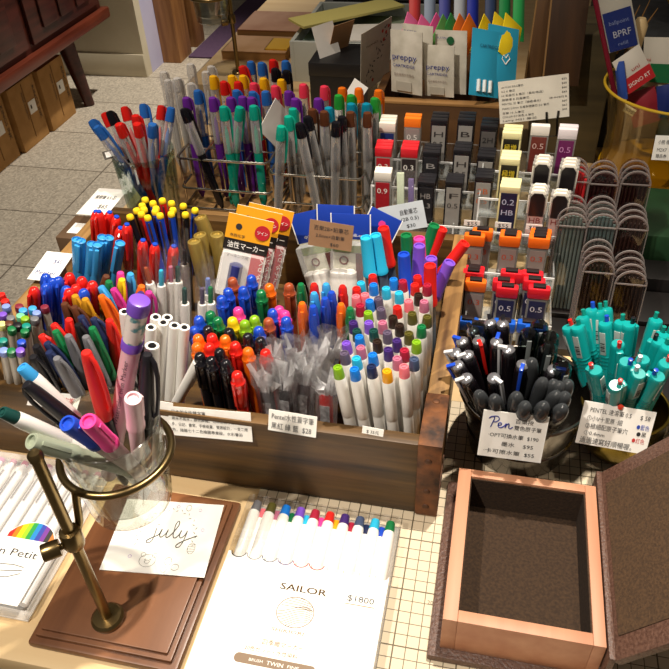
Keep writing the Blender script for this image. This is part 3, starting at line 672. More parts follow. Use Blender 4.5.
# stack of colourful tapes behind the left corner
for k, (h, n) in enumerate((('d9c23a', 'yellow'), ('5cae6a', 'green'), ('c64a8a', 'pink'))):
    t = link('washi_tape', MB().lathe([(1.1, 0), (2.2, 0), (2.2, 1.2), (1.1, 1.2), (1.1, 0)], 24).mesh(plastic(h, .5)), None, at(-47.6, 9.5+k*4.8, -.1))
    tag(t, f'{n} roll of paper tape beside the drawer', 'tape', 'rolls of paper tape')

# yellow header packets
YEL, RDL, BLK = plastic('eaa21a', .5), plastic('b7202c', .5), plastic('17120f', .5)
yw = ['foremost of the three yellow-topped marker packets', 'middle one of the three yellow-topped marker packets', 'rearmost of the three yellow-topped marker packets']
for i, (du, dv, y) in enumerate(((0, 0, 28.5), (8.5, -8, 30.8), (20, -10, 33.2))):
    q = [(a+du, b+dv) for a, b in ((215,211.5),(260,222),(271,300),(228,291))]
    M, w_, h_ = rect_px(*q, (0, y, 8), 74, 14)
    r = empty('marker_packet', M, yw[i], 'packet', 'yellow topped marker packets')
    link('backing_card', boxmesh(0, w_, 0, h_, -.25, -.15, PAPER), r)
    hd = plate(r, 'header', 0, w_, h_*.70, h_, -.15, YEL, .12, 'yellow header')
    plate(r, 'black_band', 0, w_, h_*.56, h_*.70, -.15, BLK, .13)
    plate(r, 'red_band', w_*.66, w_*.95, 0, h_*.56, -.14, RDL, .08)
    link('red_seal', MB().lathe([(w_*.17, 0), (w_*.17, .05), (0, .05)], 24).mesh(RDL), r, at(w_*.80, h_*.84, 0))
    lettering(r, [('油性マーカー', w_*.08, h_*.595, h_*.09, w_*.84)], PAPER, .02)
    lettering(r, [('ツイン', w_*.68, h_*.82, h_*.05, w_*.24)], PAPER, .08)
    lettering(r, [('マーキング用', w_*.1, h_*.47, h_*.055, w_*.5)], INK, .0)
    lettering(r, [('寺西化学', w_*.1, h_*.73, h_*.045, w_*.34)], INK, .02)
    lettering(r, [('大きな字に', w_*.88, h_*.52, h_*.09, h_*.46, -90)], PAPER, .02, 'lettering')
    link('trademark', MB().lathe([(w_*.07, 0), (w_*.07, .04), (0, .04)], 14).mesh(INK), r, at(w_*.27, h_*.86, -.02))
    link('marker', MB().tube([(w_*.38, h_*.0, .5), (w_*.38, h_*.40, .5), (w_*.38, h_*.42, .5)], [.75, .75, .45], 14).mesh(plastic('2a2f6e', .3)), r, None, 'dark blue marker inside')
    link('clear_pouch', MB().box(.1, w_*.97, 0, h_*.56, -.1, 1.1).mesh(clear('ffffff', .12, .1), .3), r)

# blue header packets with white tubes
BLU = plastic('143ca8', .5)
def blue_packet(q, y, label, tilt=78, yaw=0, lower=True, txt=True):
    M, w_, h_ = rect_px(*q, (0, y, 10), tilt, yaw)
    r = empty('refill_packet', M, label, 'packet', 'blue topped packets behind the brown price card')
    link('header', boxmesh(0, w_, 0, h_, 0, .12, BLU, .03), r, None, 'blue header')
    for xe in (-.12, w_): link('white_edge', MB().box(xe, xe+.12, 0, h_, .0, .12).mesh(PAPER), r)
    if txt: lettering(r, [('中環精品.com', w_*.2, h_*.12, h_*.13, w_*.7)], PAPER, .14)
    if lower:
        lh = 8.5
        link('printed_body', boxmesh(0, w_, -lh, 0, 0, .1, mottled('cream_print', 'd8d6c0', 'e8e6d4', 40)), r)
        plate(r, 'green_band', 0, w_, -1.6, -.2, .1, plastic('7c8a56', .6), .03)
        link('brown_seal', MB().lathe([(.55, 0), (.55, .06), (.38, .06), (.36, .0)], 20).mesh(plastic('5c2a1c', .5)), r, at(w_*.3, -2.6, .12))
        plate(r, 'brown_strip', w_*.62, w_*.82, -lh, -1.7, .1, plastic('54201c', .5), .03)
        for k in range(3):
            link('white_tube', MB().lathe([(.75, 0), (.78, .2), (.78, 3.6), (.7, 3.8), (.76, 4.0), (.74, 4.5), (.5, 4.7), (0, 4.7)], 18).mesh(plastic('ece9e2', .3)), r, mat4((1,0,0), (0,0,-1), (0,1,0), (w_*(.12+.19*k), -lh+.3, .9)))
        link('clear_pouch', boxmesh(0, w_, -lh, -.1, .1, 1.7, clear('ffffff', .10, .1), .3), r)
    return r
blue_packet(((290,215),(327,207),(333,237),(299,244)), 32.2, 'blue-topped packet leaning left behind the brown price card', yaw=-6)
blue_packet(((318,204),(354,206),(354,232),(318,230)), 33.6, 'rearmost blue-topped packet, straight above the brown price card', lower=False, txt=False)
blue_packet(((332,213),(370,214.5),(370,240),(332,238)), 31, 'blue-topped packet straight to the right of the brown price card')
blue_packet(((371,205),(400,221),(392,245),(362,232)), 33, 'blue-topped packet tilted down right with a pink dot', lower=False, txt=False)
link('pink_dot', MB().lathe([(.42, 0), (.42, .05), (0, .05)], 20).mesh(plastic('ea3f93', .4)), bpy.data.objects[[o.name for o in bpy.data.objects if o.name.startswith('refill_packet')][-1]], at(1.9, 1.9, .13))
card('price_card', 'brown kraft price card standing before the blue packets', 'price card', ((309,219),(353,226),(352,252),(309,245)), (0, 28.8, 10), 76, 0, m=mottled('kraft_card', '8d6a4c', 'a17d5c', 20), lines=[('百樂2B×鉛筆芯', .1, .66, .2, .8), ('2.0mm×自動筆', .16, .38, .17, .66), ('$60', .5, .1, .17, .2)])
card('price_card', 'pale blue-grey price card behind the brush markers', 'price card', ((371,211),(421,201),(429,226),(390,232)), (0, 37.4, 9), 74, 0, m=mottled('pale_blue_card', 'b4bcc4', 'c4ccd2', 20), lines=[('自動筆芯', .45, .6, .22, .4), ('(2B 0.5)', .45, .36, .18, .4), ('$30', .55, .1, .18, .2)])

# ================================================================ front row on the table
WAL = wood('walnut_board', '52301b', '8a5a38', 'y', 1.6, .36, .04)
bd = empty('walnut_base', at(-28.6, -15.7, -.1), 'walnut board with a stepped edge under the brass stand', 'board')
link('lower_board', boxmesh(0, 12.7, 0, 16.3, 0, .8, WAL, .25), bd)
link('upper_board', boxmesh(.55, 12.15, .55, 15.75, .8, 1.25, WAL, .12), bd)
link('top_board', boxmesh(.95, 11.75, .95, 15.35, 1.25, 1.6, WAL, .1), bd)
BRS = metal('8a7650', .3)
def stand(x, y, z, gx, gy, h, gz, gr, grt, gt, label, glabel, cb=10.0):
    """pole at x, y on the height z; ring round a glass whose middle is gx, gy away"""
    s = empty('brass_stand', at(x, y, z), label, 'stand')
    link('foot', MB().lathe([(0, 0), (1.25, 0), (1.3, .15), (1.3, .35), (1.1, .55), (.55, .6), (0, .6)], 28).mesh(BRS), s)
    link('pole', MB().lathe([(0, .3), (.42, .3), (.42, h-.2), (.5, h-.15), (.5, h+.25), (.35, h+.45), (0, h+.5)], 18).mesh(BRS), s)
    cz = 11.0
    link('collar', MB().lathe([(.42, cz-.9), (.7, cz-.85), (.78, cz-.6), (.78, cz+.6), (.7, cz+.85), (.42, cz+.9)], 20).mesh(BRS), s)
    ang = math.atan2(gy, gx)
    k_ = (-math.sin(ang), math.cos(ang))
    link('thumb_screw', MB().lathe([(.25, 0), (.25, .9), (.62, .95), (.65, 1.1), (.65, 2.1), (.6, 2.2), (0, 2.2)], 18).mesh(BRS), s, mat4((0, 0, 1), (k_[1], -k_[0], 0), (k_[0], k_[1], 0), (0, 0, cz-.6)) if False else Matrix.Translation(Vector((0, 0, cz-.5))*S) @ Matrix.Rotation(math.atan2(-.75, -1), 4, 'Z') @ Matrix.Rotation(R(90), 4, 'Y'))
    rz = gz-z; D = math.hypot(gx, gy); ux, uy = gx/D, gy/D
    link('arm', MB().tube([(ux*.5, uy*.5, cz), (ux*1.0, uy*1.0, cz+.8), (ux*(D-gr)*.8, uy*(D-gr)*.8, rz-1.0), (ux*(D-gr-.1), uy*(D-gr-.1), rz)], .3, 10).mesh(BRS), s)
    link('ring', MB().tube([(gx+gr*math.cos(2*math.pi*i/48), gy+gr*math.sin(2*math.pi*i/48), rz) for i in range(48)], .3, 12, closed=True).mesh(BRS), s)
    g = empty('drinking_glass', at(x+gx, y+gy, gt[0]), glabel, 'glass')
    H = gt[1]-gt[0]; r0, r1 = grt
    G = glass('f4f6f2', edge=.75)
    link('wall', MB().lathe([(0, 0), (r0*.9, .02), (r0, .3), (r0+.15, 1.2), (r1, H-.1), (r1-.06, H), (r1-.18, H-.1), (r0-.1, 1.5), (r0*.8, 1.1), (0, 1.0)], 48).mesh(G), g)
    link('rim', MB().tube([((r1-.1)*math.cos(2*math.pi*i/48), (r1-.1)*math.sin(2*math.pi*i/48), H-.05) for i in range(48)], .1, 8, closed=True).mesh(glass('ffffff', edge=1.0)), g)
    return s, g
st, gl = stand(-22.6, -13.0, 1.52, 1.7, 5.4, 19.6, 15.9, 4.0, (3.1, 3.75), (10.3, 19.0), 'brass stand with a ring holding a glass of pens, in front of the drawer', 'clear glass tumbler of mixed pens held in the brass ring')
GB = (-20.9, -7.6, 11.4)
def gpen(kind, c, u, v, name, label, off=(0, 0), L=None, az=-90, cat='pen', **k):
    parts, L0 = kind(c, **k)
    B, d = sphere(u, v, (GB[0]+off[0], GB[1]+off[1], GB[2]), L or L0)
    return tag(pen(name, parts, B, d, az), label, cat, 'pens in the glass on the brass stand')
gpen(sign_pen, 'red', 86, 352, 'sign_pen', 'bright red sign pen upright in the glass on the brass stand', (-.6, .6), az=-20)
gpen(sign_pen, 'black', 147, 354, 'sign_pen', 'black sign pen standing upright at the right of the glass', (1.4, -.4), az=-10)
gpen(sign_pen, 'black', 26, 384, 'sign_pen', 'black sign pen leaning left out of the glass', (1.0, 1.2), az=200)
gpen(twin_marker, 'skyblue', 22, 367, 'twin_marker', 'white marker with a sky blue tip leaning left out of the glass', (1.4, .3), cat='marker')
gpen(twin_marker, 'dkteal', 2, 412, 'twin_marker', 'white marker with a dark teal tip, lowest at the left of the glass', (1.2, 1.4), cat='marker')
def felt(c, body='e9c9cc', bodycap=False):
    b = L_('ft_b'+body+c, [(0, 0), (.25, 0), (.3, 1), (.5, 1.3), (.55, 8.8)], plastic(body, .35), 18)
    cp = L_('ft_c'+c, [(.58, 8.7), (.64, 8.75), (.64, 9.2), (.60, 9.3), (.60, 12.2), (.54, 12.4), (.40, 12.4), (.38, 12.2), (.2, 12.2), (0, 12.25)], plastic(HEX[c], .3), 20)
    cl = cached('ft_k'+c, lambda: MB().box(.6, .72, -.15, .15, 9.6, 12).mesh(plastic(HEX[c], .3), .04))
    return [('barrel', b), ('cap', cp), ('clip', cl)], 12.4
HEX['sage'] = '98a18c'
gpen(felt, 'blue', 67, 423, 'felt_pen', 'pale pink felt pen with a blue cap leaning over the glass rim', (1.6, 1.2), az=0)
gpen(felt, 'pink', 88, 421, 'felt_pen', 'felt pen with a hot pink cap leaning beside the blue one', (1.9, .5), az=0)
gpen(felt, 'sage', 31, 441, 'felt_pen', 'grey green felt pen lying lowest over the left of the glass rim', (1.9, 1.5), az=0, body='98a18c')
def kids_twin(c):
    b = L_('kt_b', [(0, 0), (.45, 0), (.64, .4), (.64, 14.4)], plastic('e6b9c0', .35), 20)
    r1 = L_('kt_r', [(.65, 14.2), (.72, 14.25), (.72, 14.9), (.66, 15.0)], plastic(HEX['violet'], .3), 20)
    fl = L_('kt_f', [(.66, 15.0), (.66, 17.5)], mottled('flower_print', '4f8f94', 'e6dcd4', 110, 2, .4, lo=.42, hi=.5), 20)
    tp = L_('kt_t', [(.65, 17.4), (.73, 17.45), (.73, 18.2), (.66, 18.4), (.5, 18.45), (0, 18.45)], plastic(HEX['violet'], .3), 20)
    return [('barrel', b), ('collar', r1, 'violet collar'), ('picture_wrap', fl), ('cap_end', tp, 'violet cap end')], 18.45
kt = gpen(kids_twin, 'violet', 140, 299, 'pink_marker', 'tall pink marker with violet cap end rising highest from the glass', (-2.2, 1.0), L=18.5, cat='marker')
lettering(kt, [('Watercolor twin Marker', 0, 0, .5, 6.5, 0)], plastic('6a4a52', .6), 0, M=mat4((0, 0, 1), (0, -1, 0), (1, 0, 0), (.66, .15, 7.0)))
HEX['palepink'] = 'e6c2c8'
gpen(felt, 'palepink', 133, 398, 'felt_pen', 'pale pink pen half hidden behind the tall pink marker', (.6, .9), az=60, body='eccdd2')
gpen(white_pen, '', 152, 345, 'tan_pen', 'narrow pen end just behind the upright black sign pen', (1.3, 1.3))

# july card on the board
jc, w_, h_ = card('greeting_card', 'white card reading july with a drawn wreath, on the walnut board', 'card', ((127,500),(226,504),(202,579),(100,568)), (0, 0, 1.62), 0)
gk = plastic('6f6f66', .6); gr_ = plastic('6f8a5c', .6); lv = plastic('b08fd0', .6)
JY = [[(.6,1.0),(.62,.5),(.55,-.35),(.25,-.6),(.05,-.4),(.5,0),(1.0,.35),(1.15,.95),(1.1,.3),(1.3,.1),(1.6,.45),(1.75,.95),(1.7,.3),(1.85,.1),(2.2,.5),(2.6,1.5),(2.5,1.95),(2.3,1.6),(2.35,.4),(2.6,.1),(2.9,.5),(3.0,.95),(2.95,.4),(3.15,.15),(3.45,.5),(3.55,.95),(3.5,.1),(3.3,-.7),(3.0,-.85),(2.95,-.6),(3.6,-.05),(4.6,.5)], [(.68,1.4),(.72,1.5)]]
script(jc, JY, w_*.34, h_*.47, w_*.105, plastic('45453f', .6), .045)
cx, cy_ = w_*.52, h_*.50
mb = MB()
for i in range(40):
    a = 2*math.pi*i/40
    if 200 < i*9 < 330: continue
    x, y = cx+w_*.28*math.cos(a), cy_+h_*.38*math.sin(a); t = a+1.57+(.7 if i % 2 else -.7)
    mb.add([(x, y, .02), (x+.12*math.cos(t)-.04*math.sin(t), y+.12*math.sin(t)+.04*math.cos(t), .02), (x+.32*math.cos(t), y+.32*math.sin(t), .02), (x+.12*math.cos(t)+.04*math.sin(t), y+.12*math.sin(t)-.04*math.cos(t), .02)], [(0, 1, 2, 3)])
link('drawn_wreath', mb.mesh(gk), jc)
mb = MB()
def ring2(x, y, r, rx=1, n=20, w=.035): mb.tube([(x+r*rx*math.cos(2*math.pi*i/n), y+r*math.sin(2*math.pi*i/n), .02) for i in range(n)], w/2, 4, closed=True)
bxx, by = w_*.42, h_*.16
ring2(bxx, by, .62, 1.15); ring2(bxx-.5, by+.55, .2); ring2(bxx+.5, by+.55, .2); ring2(bxx, by-.12, .16, 1.4); ring2(bxx-.22, by+.1, .04); ring2(bxx+.22, by+.1, .04)
ring2(w_*.62, h_*.17, .38, .8); ring2(w_*.70, h_*.10, .3, 1.1); ring2(w_*.60, h_*.06, .25); ring2(w_*.66, h_*.92, .32, .7); ring2(w_*.80, h_*.36, .55, .6)
for k in range(5): mb.tube([(w_*.80-.3, h_*.36-.35+k*.17, .02), (w_*.80+.3, h_*.36-.25+k*.17, .02)], .014, 4)
link('drawn_animals_and_fruit', mb.mesh(gk), jc)
mb = MB()
for x, y in ((.55, .93), (.78, .90), (.86, .62), (.44, .85), (.24, .2)): ring2(w_*x, h_*y, .14)
link('drawn_flowers', mb.mesh(lv), jc)

# clear case of pens at the left, rainbow label
pc = empty('pen_case', at(-46.5, -13.6, 0), 'clear case of white pens with a rainbow printed label, beside the walnut board', 'pen case')
pc.matrix_world = mat4(nrm((1, .0, 0)), nrm((-.0, 1, 0)), (0, 0, 1), (-46.0, -13.8, -.1)) @ Matrix.Identity(4)
sh = .32
Msh = Matrix(((1, -sh*0, 0, 0), (0, 1, 0, 0), (0, 0, 1, 0), (0, 0, 0, 1)))
link('tray', MB().box(0, 16.2, 0, 15.6, 0, .25).mesh(clear('f6f4f0', .45, .15), .1), pc)
for k in range(12):
    x = .9+k*1.31
    p_ = link('white_pen', cached('pc_p', lambda: MB().lathe([(0, 0), (.42, .1), (.46, 5), (.46, 12.6), (.30, 13.0), (.2, 13.9), (0, 13.9)], 14).mesh(plastic('ece9e6', .3))), pc, mat4((1,0,0), (0,0,-1), (0,1,0), (x, .9, .8)))
    link('cap_end', cached(f'pc_e{k%3}', lambda: MB().lathe([(.2, 13.85), (.34, 13.9), (.34, 14.2), (0, 14.25)], 14).mesh(plastic(('b0508a', 'a04a6a', 'c05a7a')[k % 3], .4))), p_)
    link('clip', cached('pc_k', lambda: MB().box(-.09, .09, -.62, -.46, 9.5, 12.6).mesh(metal('c8c8cc', .25), .03)), p_)
link('lid', boxmesh(0, 16.2, 0, 15.4, 0.25, 1.75, clear('ffffff', .10, .08), .25), pc)
lb = link('printed_label', MB().prism([(7.6, .3), (15.6, .3), (15.6, 6.0)]+[(13.2+2.4*math.cos(R(a)), 6.0+2.2*math.sin(R(a))) for a in range(0, 181, 15)]+[(10.8, 6), (7.6, 6)], 1.76, 1.8).mesh(PAPER), pc)
RB = ['d22a24', 'ee7c1c', 'f2d21e', '9bc428', '2f9a48', '2a86c8', '3a4aa8', '7a3f98', '3a3a3a', 'c07a3a']
for k, h in enumerate(RB):
    x0 = 11.0+k*.44
    hh = lambda x: 6.0+2.2*math.sqrt(max(0, 1-((x-13.2)/2.4)**2))
    link('rainbow_stripe', MB().prism([(x0, 6.35), (x0+.44, 6.35), (x0+.44, max(6.4, hh(x0+.44)-.1)), (x0, max(6.4, hh(x0)-.1))], 1.8, 1.82).mesh(plastic(h, .5)), lb)
lettering(lb, [('Neon Petit', 8.6, 4.6, 1.0, 6.2)], INK, 1.83)
mb = MB()
for k in range(3): mb.tube([(8+k*.4, 1.8+k*.8, 1.83), (13.2, 2.6+k*.6, 1.83), (14.2, 3.1+k*.3, 1.83)], .03, 4)
link('drawn_pens', mb.mesh(INK), lb)
lettering(lb, [('12 COLORS', 8.6, .7, .7, 4.4)], INK, 1.83)

# pack of ten twin markers
M, w_, h_ = rect_px((254,494), (400,520.5), (370,672), (192,670), (0, 0, 1.6), 0)
M = mat4((1, 0, 0), (0, 1, 0), (0, 0, 1), (-15.0, -16.9, 1.9))
PW, PH = 14.0, 17.8
pk = empty('marker_pack', M, 'clear pack of ten white twin markers with a white printed sleeve', 'marker pack')
link('tray', boxmesh(0, PW, 0, PH, -1.9, -1.8, clear('ffffff', .4, .1)), pk)
for k, c in enumerate(('grey', 'olive', 'azure', 'violet', 'crimson', 'red', 'dkviolet', 'slate', 'cyan', 'green')):
    x = .85+k*1.37
    p_ = link('twin_marker', twin_marker(c)[0][0][1], pk, mat4((1,0,0), (0,0,-1), (0,1,0), (x, PH-14.8, -.75)))
    for nm, me, *lb_ in twin_marker(c)[0][1:]: link(nm, me, p_, None, lb_[0] if lb_ else None)
for k, c in enumerate(('salmon', 'rose', 'green', 'cyan', 'pink', 'amber', 'crimson', 'navy', 'blue')):
    x = 1.5+k*1.37
    p_ = link('twin_marker', twin_marker(c)[0][0][1], pk, mat4((1,0,0), (0,0,-1), (0,1,0), (x, PH-15.25, -1.25)))
    for nm, me, *lb_ in twin_marker(c)[0][1:]: link(nm, me, p_)
link('clear_lid', boxmesh(0, PW, 0, PH, -1.78, -.05, glass('ffffff', edge=.5), .1), pk)
mb = MB(); poly = [(0.05, 0), (PW-.05, 0), (PW-.05, 11.6)]
for k in range(10):
    xc = PW-.7-k*1.37
    poly += [(xc+.62*math.cos(R(a)), 11.6-.5*math.sin(R(a))) for a in range(0, 181, 30)]
poly += [(.05, 11.6)]
slv = link('printed_sleeve', MB().prism(poly, -.04, .0).mesh(PAPER), pk)
for k, c in enumerate(('black', 'grey', 'navy', 'dkviolet', 'crimson', 'red')):
    xc = PW-.7-(9-k)*1.37
    link('printed_arc', MB().tube([(xc+.64*math.cos(R(a)), 11.62-.5*math.sin(R(a)), .01) for a in range(0, 181, 20)], .045, 5).mesh(plastic(HEX[c], .5)), slv, None, f'thin {word(c)} printed arc')
TAN, BZ = plastic('8a6a3e', .6), plastic('86705a', .6)
lettering(slv, [('SAILOR', 5.3, 8.9, .8, 3.9)], TAN, .02, bold=.02)
lettering(slv, [('$1800', 10.9, 8.9, .75, 2.2)], INK, .02)
link('underline', boxmesh(10.8, 13.2, 8.6, 8.66, .0, .02, TAN), slv)
lettering(slv, [('SHIKIORI', 5.6, 5.3, .4, 2.6), ('四季織マーカー', 5.2, 4.1, .5, 3.3), ('20色セット・水性染料', 4.0, 3.45, .4, 4.2)], TAN, .02)
link('twin_bar', MB().prism([(3.8+.38*math.cos(R(a)), 2.75+.38*math.sin(R(a))) for a in range(90, 271, 15)]+[(9.4+.38*math.cos(R(a)), 2.75+.38*math.sin(R(a))) for a in range(-90, 91, 15)], 0, .02).mesh(BZ), slv)
lettering(slv, [('BRUSH', 4.6, 2.62, .32, 1.1), ('TWIN', 6.0, 2.56, .45, 1.3), ('FINE', 7.6, 2.62, .32, .9)], PAPER, .04)
mb = MB(); ox, oy, orx, ory = 7.1, 7.1, 1.5, 1.3
mb.tube([(ox+orx*math.cos(2*math.pi*i/40), oy+ory*math.sin(2*math.pi*i/40), .02) for i in range(40)], .03, 4, closed=True)
for k in range(-6, 7):
    for sgn, kk in ((1, k),):
        pts = []
        for i in range(25):
            t = -1+2*i/24; x = t; y = kk*.16+.28*math.sin(2.2*t+.6)*(1 if kk < 2 else .2)-.15*t*(kk/3)
            if x*x+y*y < .96: pts.append((ox+orx*x, oy+ory*y, .02))
        if len(pts) > 2: mb.tube(pts, .022, 4)
link('round_emblem', mb.mesh(BZ), slv)

# book shaped leather box
LE = mottled('brown_leather', '4e352b', '664a3d', 420, 4, .45, bump=.5)
FEL = mottled('brown_felt', '2c1d10', '3c2a19', 420, 3, .95, bump=.3)
CED = wood('cedar_wood', 'ac7254', 'c4906f', 'y', 3, .5, .05)
bk = empty('leather_box', at(2.7, -10.7, 0), 'open brown leather box with a cedar tray and brown felt lining', 'box')
link('base_cover', boxmesh(0, 13.0, 0, 17.2, 0, .8, LE, .2), bk)
tr = link('tray_frame', MB().box(.9, 2.0, .8, 15.4, .8, 5.0).box(11.6, 12.5, .8, 15.4, .8, 5.0).box(2.0, 11.6, .8, 1.75, .8, 5.0).box(2.0, 11.6, 14.6, 15.4, .8, 5.0).mesh(CED, .07), bk, None, 'cedar frame')
link('felt_lining', MB().box(2.0, 11.6, 1.75, 14.6, .8, 1.0).box(2.0, 2.1, 1.75, 14.6, .9, 4.75).box(11.5, 11.6, 1.75, 14.6, .9, 4.75).box(2.1, 11.5, 14.5, 14.6, .9, 4.75).box(2.1, 11.5, 1.75, 1.85, .9, 4.75).mesh(FEL), bk)
link('spine', boxmesh(12.6, 13.1, 0, 17.2, .6, 5.0, LE, .2), bk)
Ml = Matrix.Translation(Vector((12.9, 0, 4.7))*S) @ Matrix.Rotation(R(-52), 4, 'Y')
ld = link('lid', boxmesh(0, 15, 0, 17.2, -.7, 0, LE, .2), bk, Ml)
link('felt_panel', boxmesh(.7, 14, 1.7, 15.6, 0, .08, mottled('brown_twill', '3a2817', '4c3620', 500, 2, .95, (1, 1, 1), .4)), ld)
# ================================================================ ribbed glass of erasable pens
rs = empty('wooden_riser', at(-45.5, 37, -.15), 'low wooden riser behind the drawer that lifts the pen racks', 'riser')
link('top_board', boxmesh(0, 33.5, 0, 30, 3.6, 4.6, wood('riser_wood', '7a5a34', '9a7648', 'x', 2.4, .5), .1), rs)
for yy in (0, 29): link('support_board', boxmesh(.5, 33, yy, yy+1, 0, 3.6, wood('riser_wood', '7a5a34', '9a7648', 'x', 2.4, .5)), rs)
CUPB = (-40.6, 41.6)
rg = empty('ribbed_glass', at(CUPB[0], CUPB[1], 4.5), 'tall ribbed glass of red and blue erasable pens behind the drawer', 'glass')
n = 72; vs = []; fs = []
prof = [(3.0, 0), (3.3, .4), (3.9, 9.9), (4.0, 10.4), (3.85, 10.4), (3.75, 9.9), (3.15, .8), (0, .8)]
for r_, z in prof[:-1]:
    for i in range(n):
        k = 1+(.03 if (i % 4 < 2) and .3 < z < 9.95 and r_ > 3.2 else 0); vs.append((r_*k*math.cos(2*math.pi*i/n), r_*k*math.sin(2*math.pi*i/n), z))
for a in range(len(prof)-2):
    for i in range(n): fs.append((a*n+i, a*n+(i+1) % n, (a+1)*n+(i+1) % n, (a+1)*n+i))
link('wall', MB().add(vs, fs).mesh(glass('e6f0ea', edge=.7), smooth=False), rg)
link('base', MB().lathe([(0, 0), (3.0, 0), (3.1, .8), (0, .8)], 40).mesh(glass('dceee6', edge=.8)), rg)
o = link('paper_tag', boxmesh(-.8, .8, -.6, .6, 0, .1, plastic('3a3024', .5), .03), None, at(-44.2, 39.6, 14.9, 40, 35)); tag(o, 'tiny dark framed price tag on the rim of the ribbed glass', 'tag')
link('paper', boxmesh(-.5, .5, -.38, .38, .1, .13, PAPER), o)
def cup(kind, name, items, B, what, where, group, cat='pen', jit=1.8, sgn=-.3, az=-90, **kw):
    out = []; rnd = random.Random(len(items))
    for it in items:
        u, v, c = it[:3]; parts, L = kind(c, **kw)
        # the end in the pot lies on the side away from the lean
        t = W(u, v, B[2]+L*.9); dx, dy = t[0]-B[0], t[1]-B[1]; D = math.hypot(dx, dy)+1e-6; k = min(jit, D)*.85
        b = (B[0]+dx/D*k*sgn+rnd.uniform(-.4, .4), B[1]+dy/D*k*sgn+rnd.uniform(-.4, .4), B[2])
        b, d = sphere(u, v, b, L)
        out.append((pen(name, parts, b, d, it[3] if len(it) > 3 else az+rnd.uniform(-40, 40)), word(c), u))
    crowd(out, what, where, group, cat)
CK = [(62,300,'blue'),(115,368,'blue'),(160,222,'black'),(150,275,'red'),(250,182,'red'),(335,305,'red'),(240,355,'red'),(343,352,'red'),(372,203,'blue'),(430,355,'blue'),(482,252,'red'),(492,210,'blue'),(538,262,'blue')]
HEX['blue'], _b = '2a68b8', HEX['blue']
cup(erasable, 'erasable_pen', zz(75, 60, 5.575, CK), (CUPB[0], CUPB[1], 5.4), '*-crowned clear erasable pen', 'in the ribbed glass', 'erasable pens in the ribbed glass', az=40)

# ================================================================ wire racks of pens
WIRE = metal('b8b4ac', .22)
def rack(name_label, x0, x1, y0, y1, z2, z1, cols, rows):
    r = empty('wire_rack', at(x0, y0, 4.5), name_label, 'pen rack'); w_, d_ = x1-x0, y1-y0
    def loop(z, nm):
        c = .8; pts = []
        for cx_, cy2, a0 in ((w_-c, d_-c, 0), (c, d_-c, 90), (c, c, 180), (w_-c, c, 270)):
            pts += [(cx_+c*math.cos(R(a0+a)), cy2+c*math.sin(R(a0+a)), z) for a in (0, 30, 60, 90)]
        link(nm, MB().tube(pts, .17, 8, closed=True).mesh(WIRE), r)
    loop(z2, 'rim_wire'); loop(z1, 'middle_wire'); loop(.2, 'base_wire')
    for i in range(1, cols):
        x = w_*i/cols; link('divider_wire', MB().tube([(x, .1, z1), (x, 0.05, z2-.25), (x, .2, z2-.1), (x, d_-.2, z2-.1), (x, d_-.05, z2-.3), (x, d_-.1, z1)], .11, 6).mesh(WIRE), r)
    for j in range(1, rows):
        y = d_*j/rows; link('divider_wire', MB().tube([(.1, y, z1), (.2, y, z2-.25), (w_-.2, y, z2-.25), (w_-.1, y, z1)], .11, 6).mesh(WIRE), r)
    for x, y in ((.1, .8), (w_-.1, .8), (.1, d_-.8), (w_-.1, d_-.8), (.1, d_/2), (w_-.1, d_/2)):
        link('upright_wire', MB().tube([(x, y, .2), (x, y, z2)], .15, 6).mesh(WIRE), r)
    link('base_grid', MB().tube([(w_*.33, 0, .2), (w_*.33, d_, .2)], .1, 6).tube([(w_*.66, 0, .2), (w_*.66, d_, .2)], .1, 6).tube([(0, d_*.5, .2), (w_, d_*.5, .2)], .1, 6).mesh(WIRE), r)
rack('left wire rack of teal, purple and clear pens behind the ribbed glass', -37.9, -25.1, 45.2, 64.5, 7.6, 3.2, 4, 5)
rack('right wire rack of smoky and green pens beside the lead cases', -24.4, -12.3, 43.4, 59.5, 7.2, 3.1, 4, 4)
LR = [(110,75,'clear'),(225,88,'clear'),(195,118,'clear'),(33,155,'clear'),(113,183,'clear'),(150,222,'blue'),(88,262,'violet'),(72,325,'black',142,500),(237,142,'amber'),(340,140,'amber'),(403,140,'amber'),(297,173,'red'),(375,175,'red'),(398,88,'red',430,200),
 (463,182,'pink'),(517,155,'amber'),(617,162,'amber'),(582,197,'pink'),(447,62,'blue'),(507,68,'blue'),(570,52,'red'),(640,58,'blue'),(583,100,'black'),(645,112,'black'),(367,222,'blue'),(458,230,'blue'),(530,228,'blue'),
 (235,262,'violet'),(333,262,'violet'),(400,257,'violet'),(450,262,'violet'),(295,312,'teal'),(388,315,'teal',375,480),(462,308,'teal')]
LR2 = [(490,63,'clear'),(515,108,'clear'),(568,97,'clear')]
HEX['violet'], _v = '6c2a96', HEX['violet']; HEX['teal'], _t = '0fa088', HEX['teal']; HEX['pink'], _p = 'f0405c', HEX['pink']; HEX['amber'], _a = 'f2b818', HEX['amber']
HEX['orange'], _o = 'f07818', HEX['orange']; HEX['green'], _g = '2a9a3a', HEX['green']; HEX['cyan'], _c2 = '0f86a4', HEX['cyan']
def px(x0, y0, s, L): return [(x0+t[0]/s, y0+t[1]/s, t[2])+((x0+t[3]/s, y0+t[4]/s) if len(t) > 3 else ()) for t in L]
WORD['amber'] = 'yellow'
bunch(erasable, 'rack_pen', px(170, 50, 5.575, LR)+px(75, 60, 5.575, LR2), 4.8, '*-crowned clear pen', 'in the left rack', 'pens in the left wire rack', az=40)
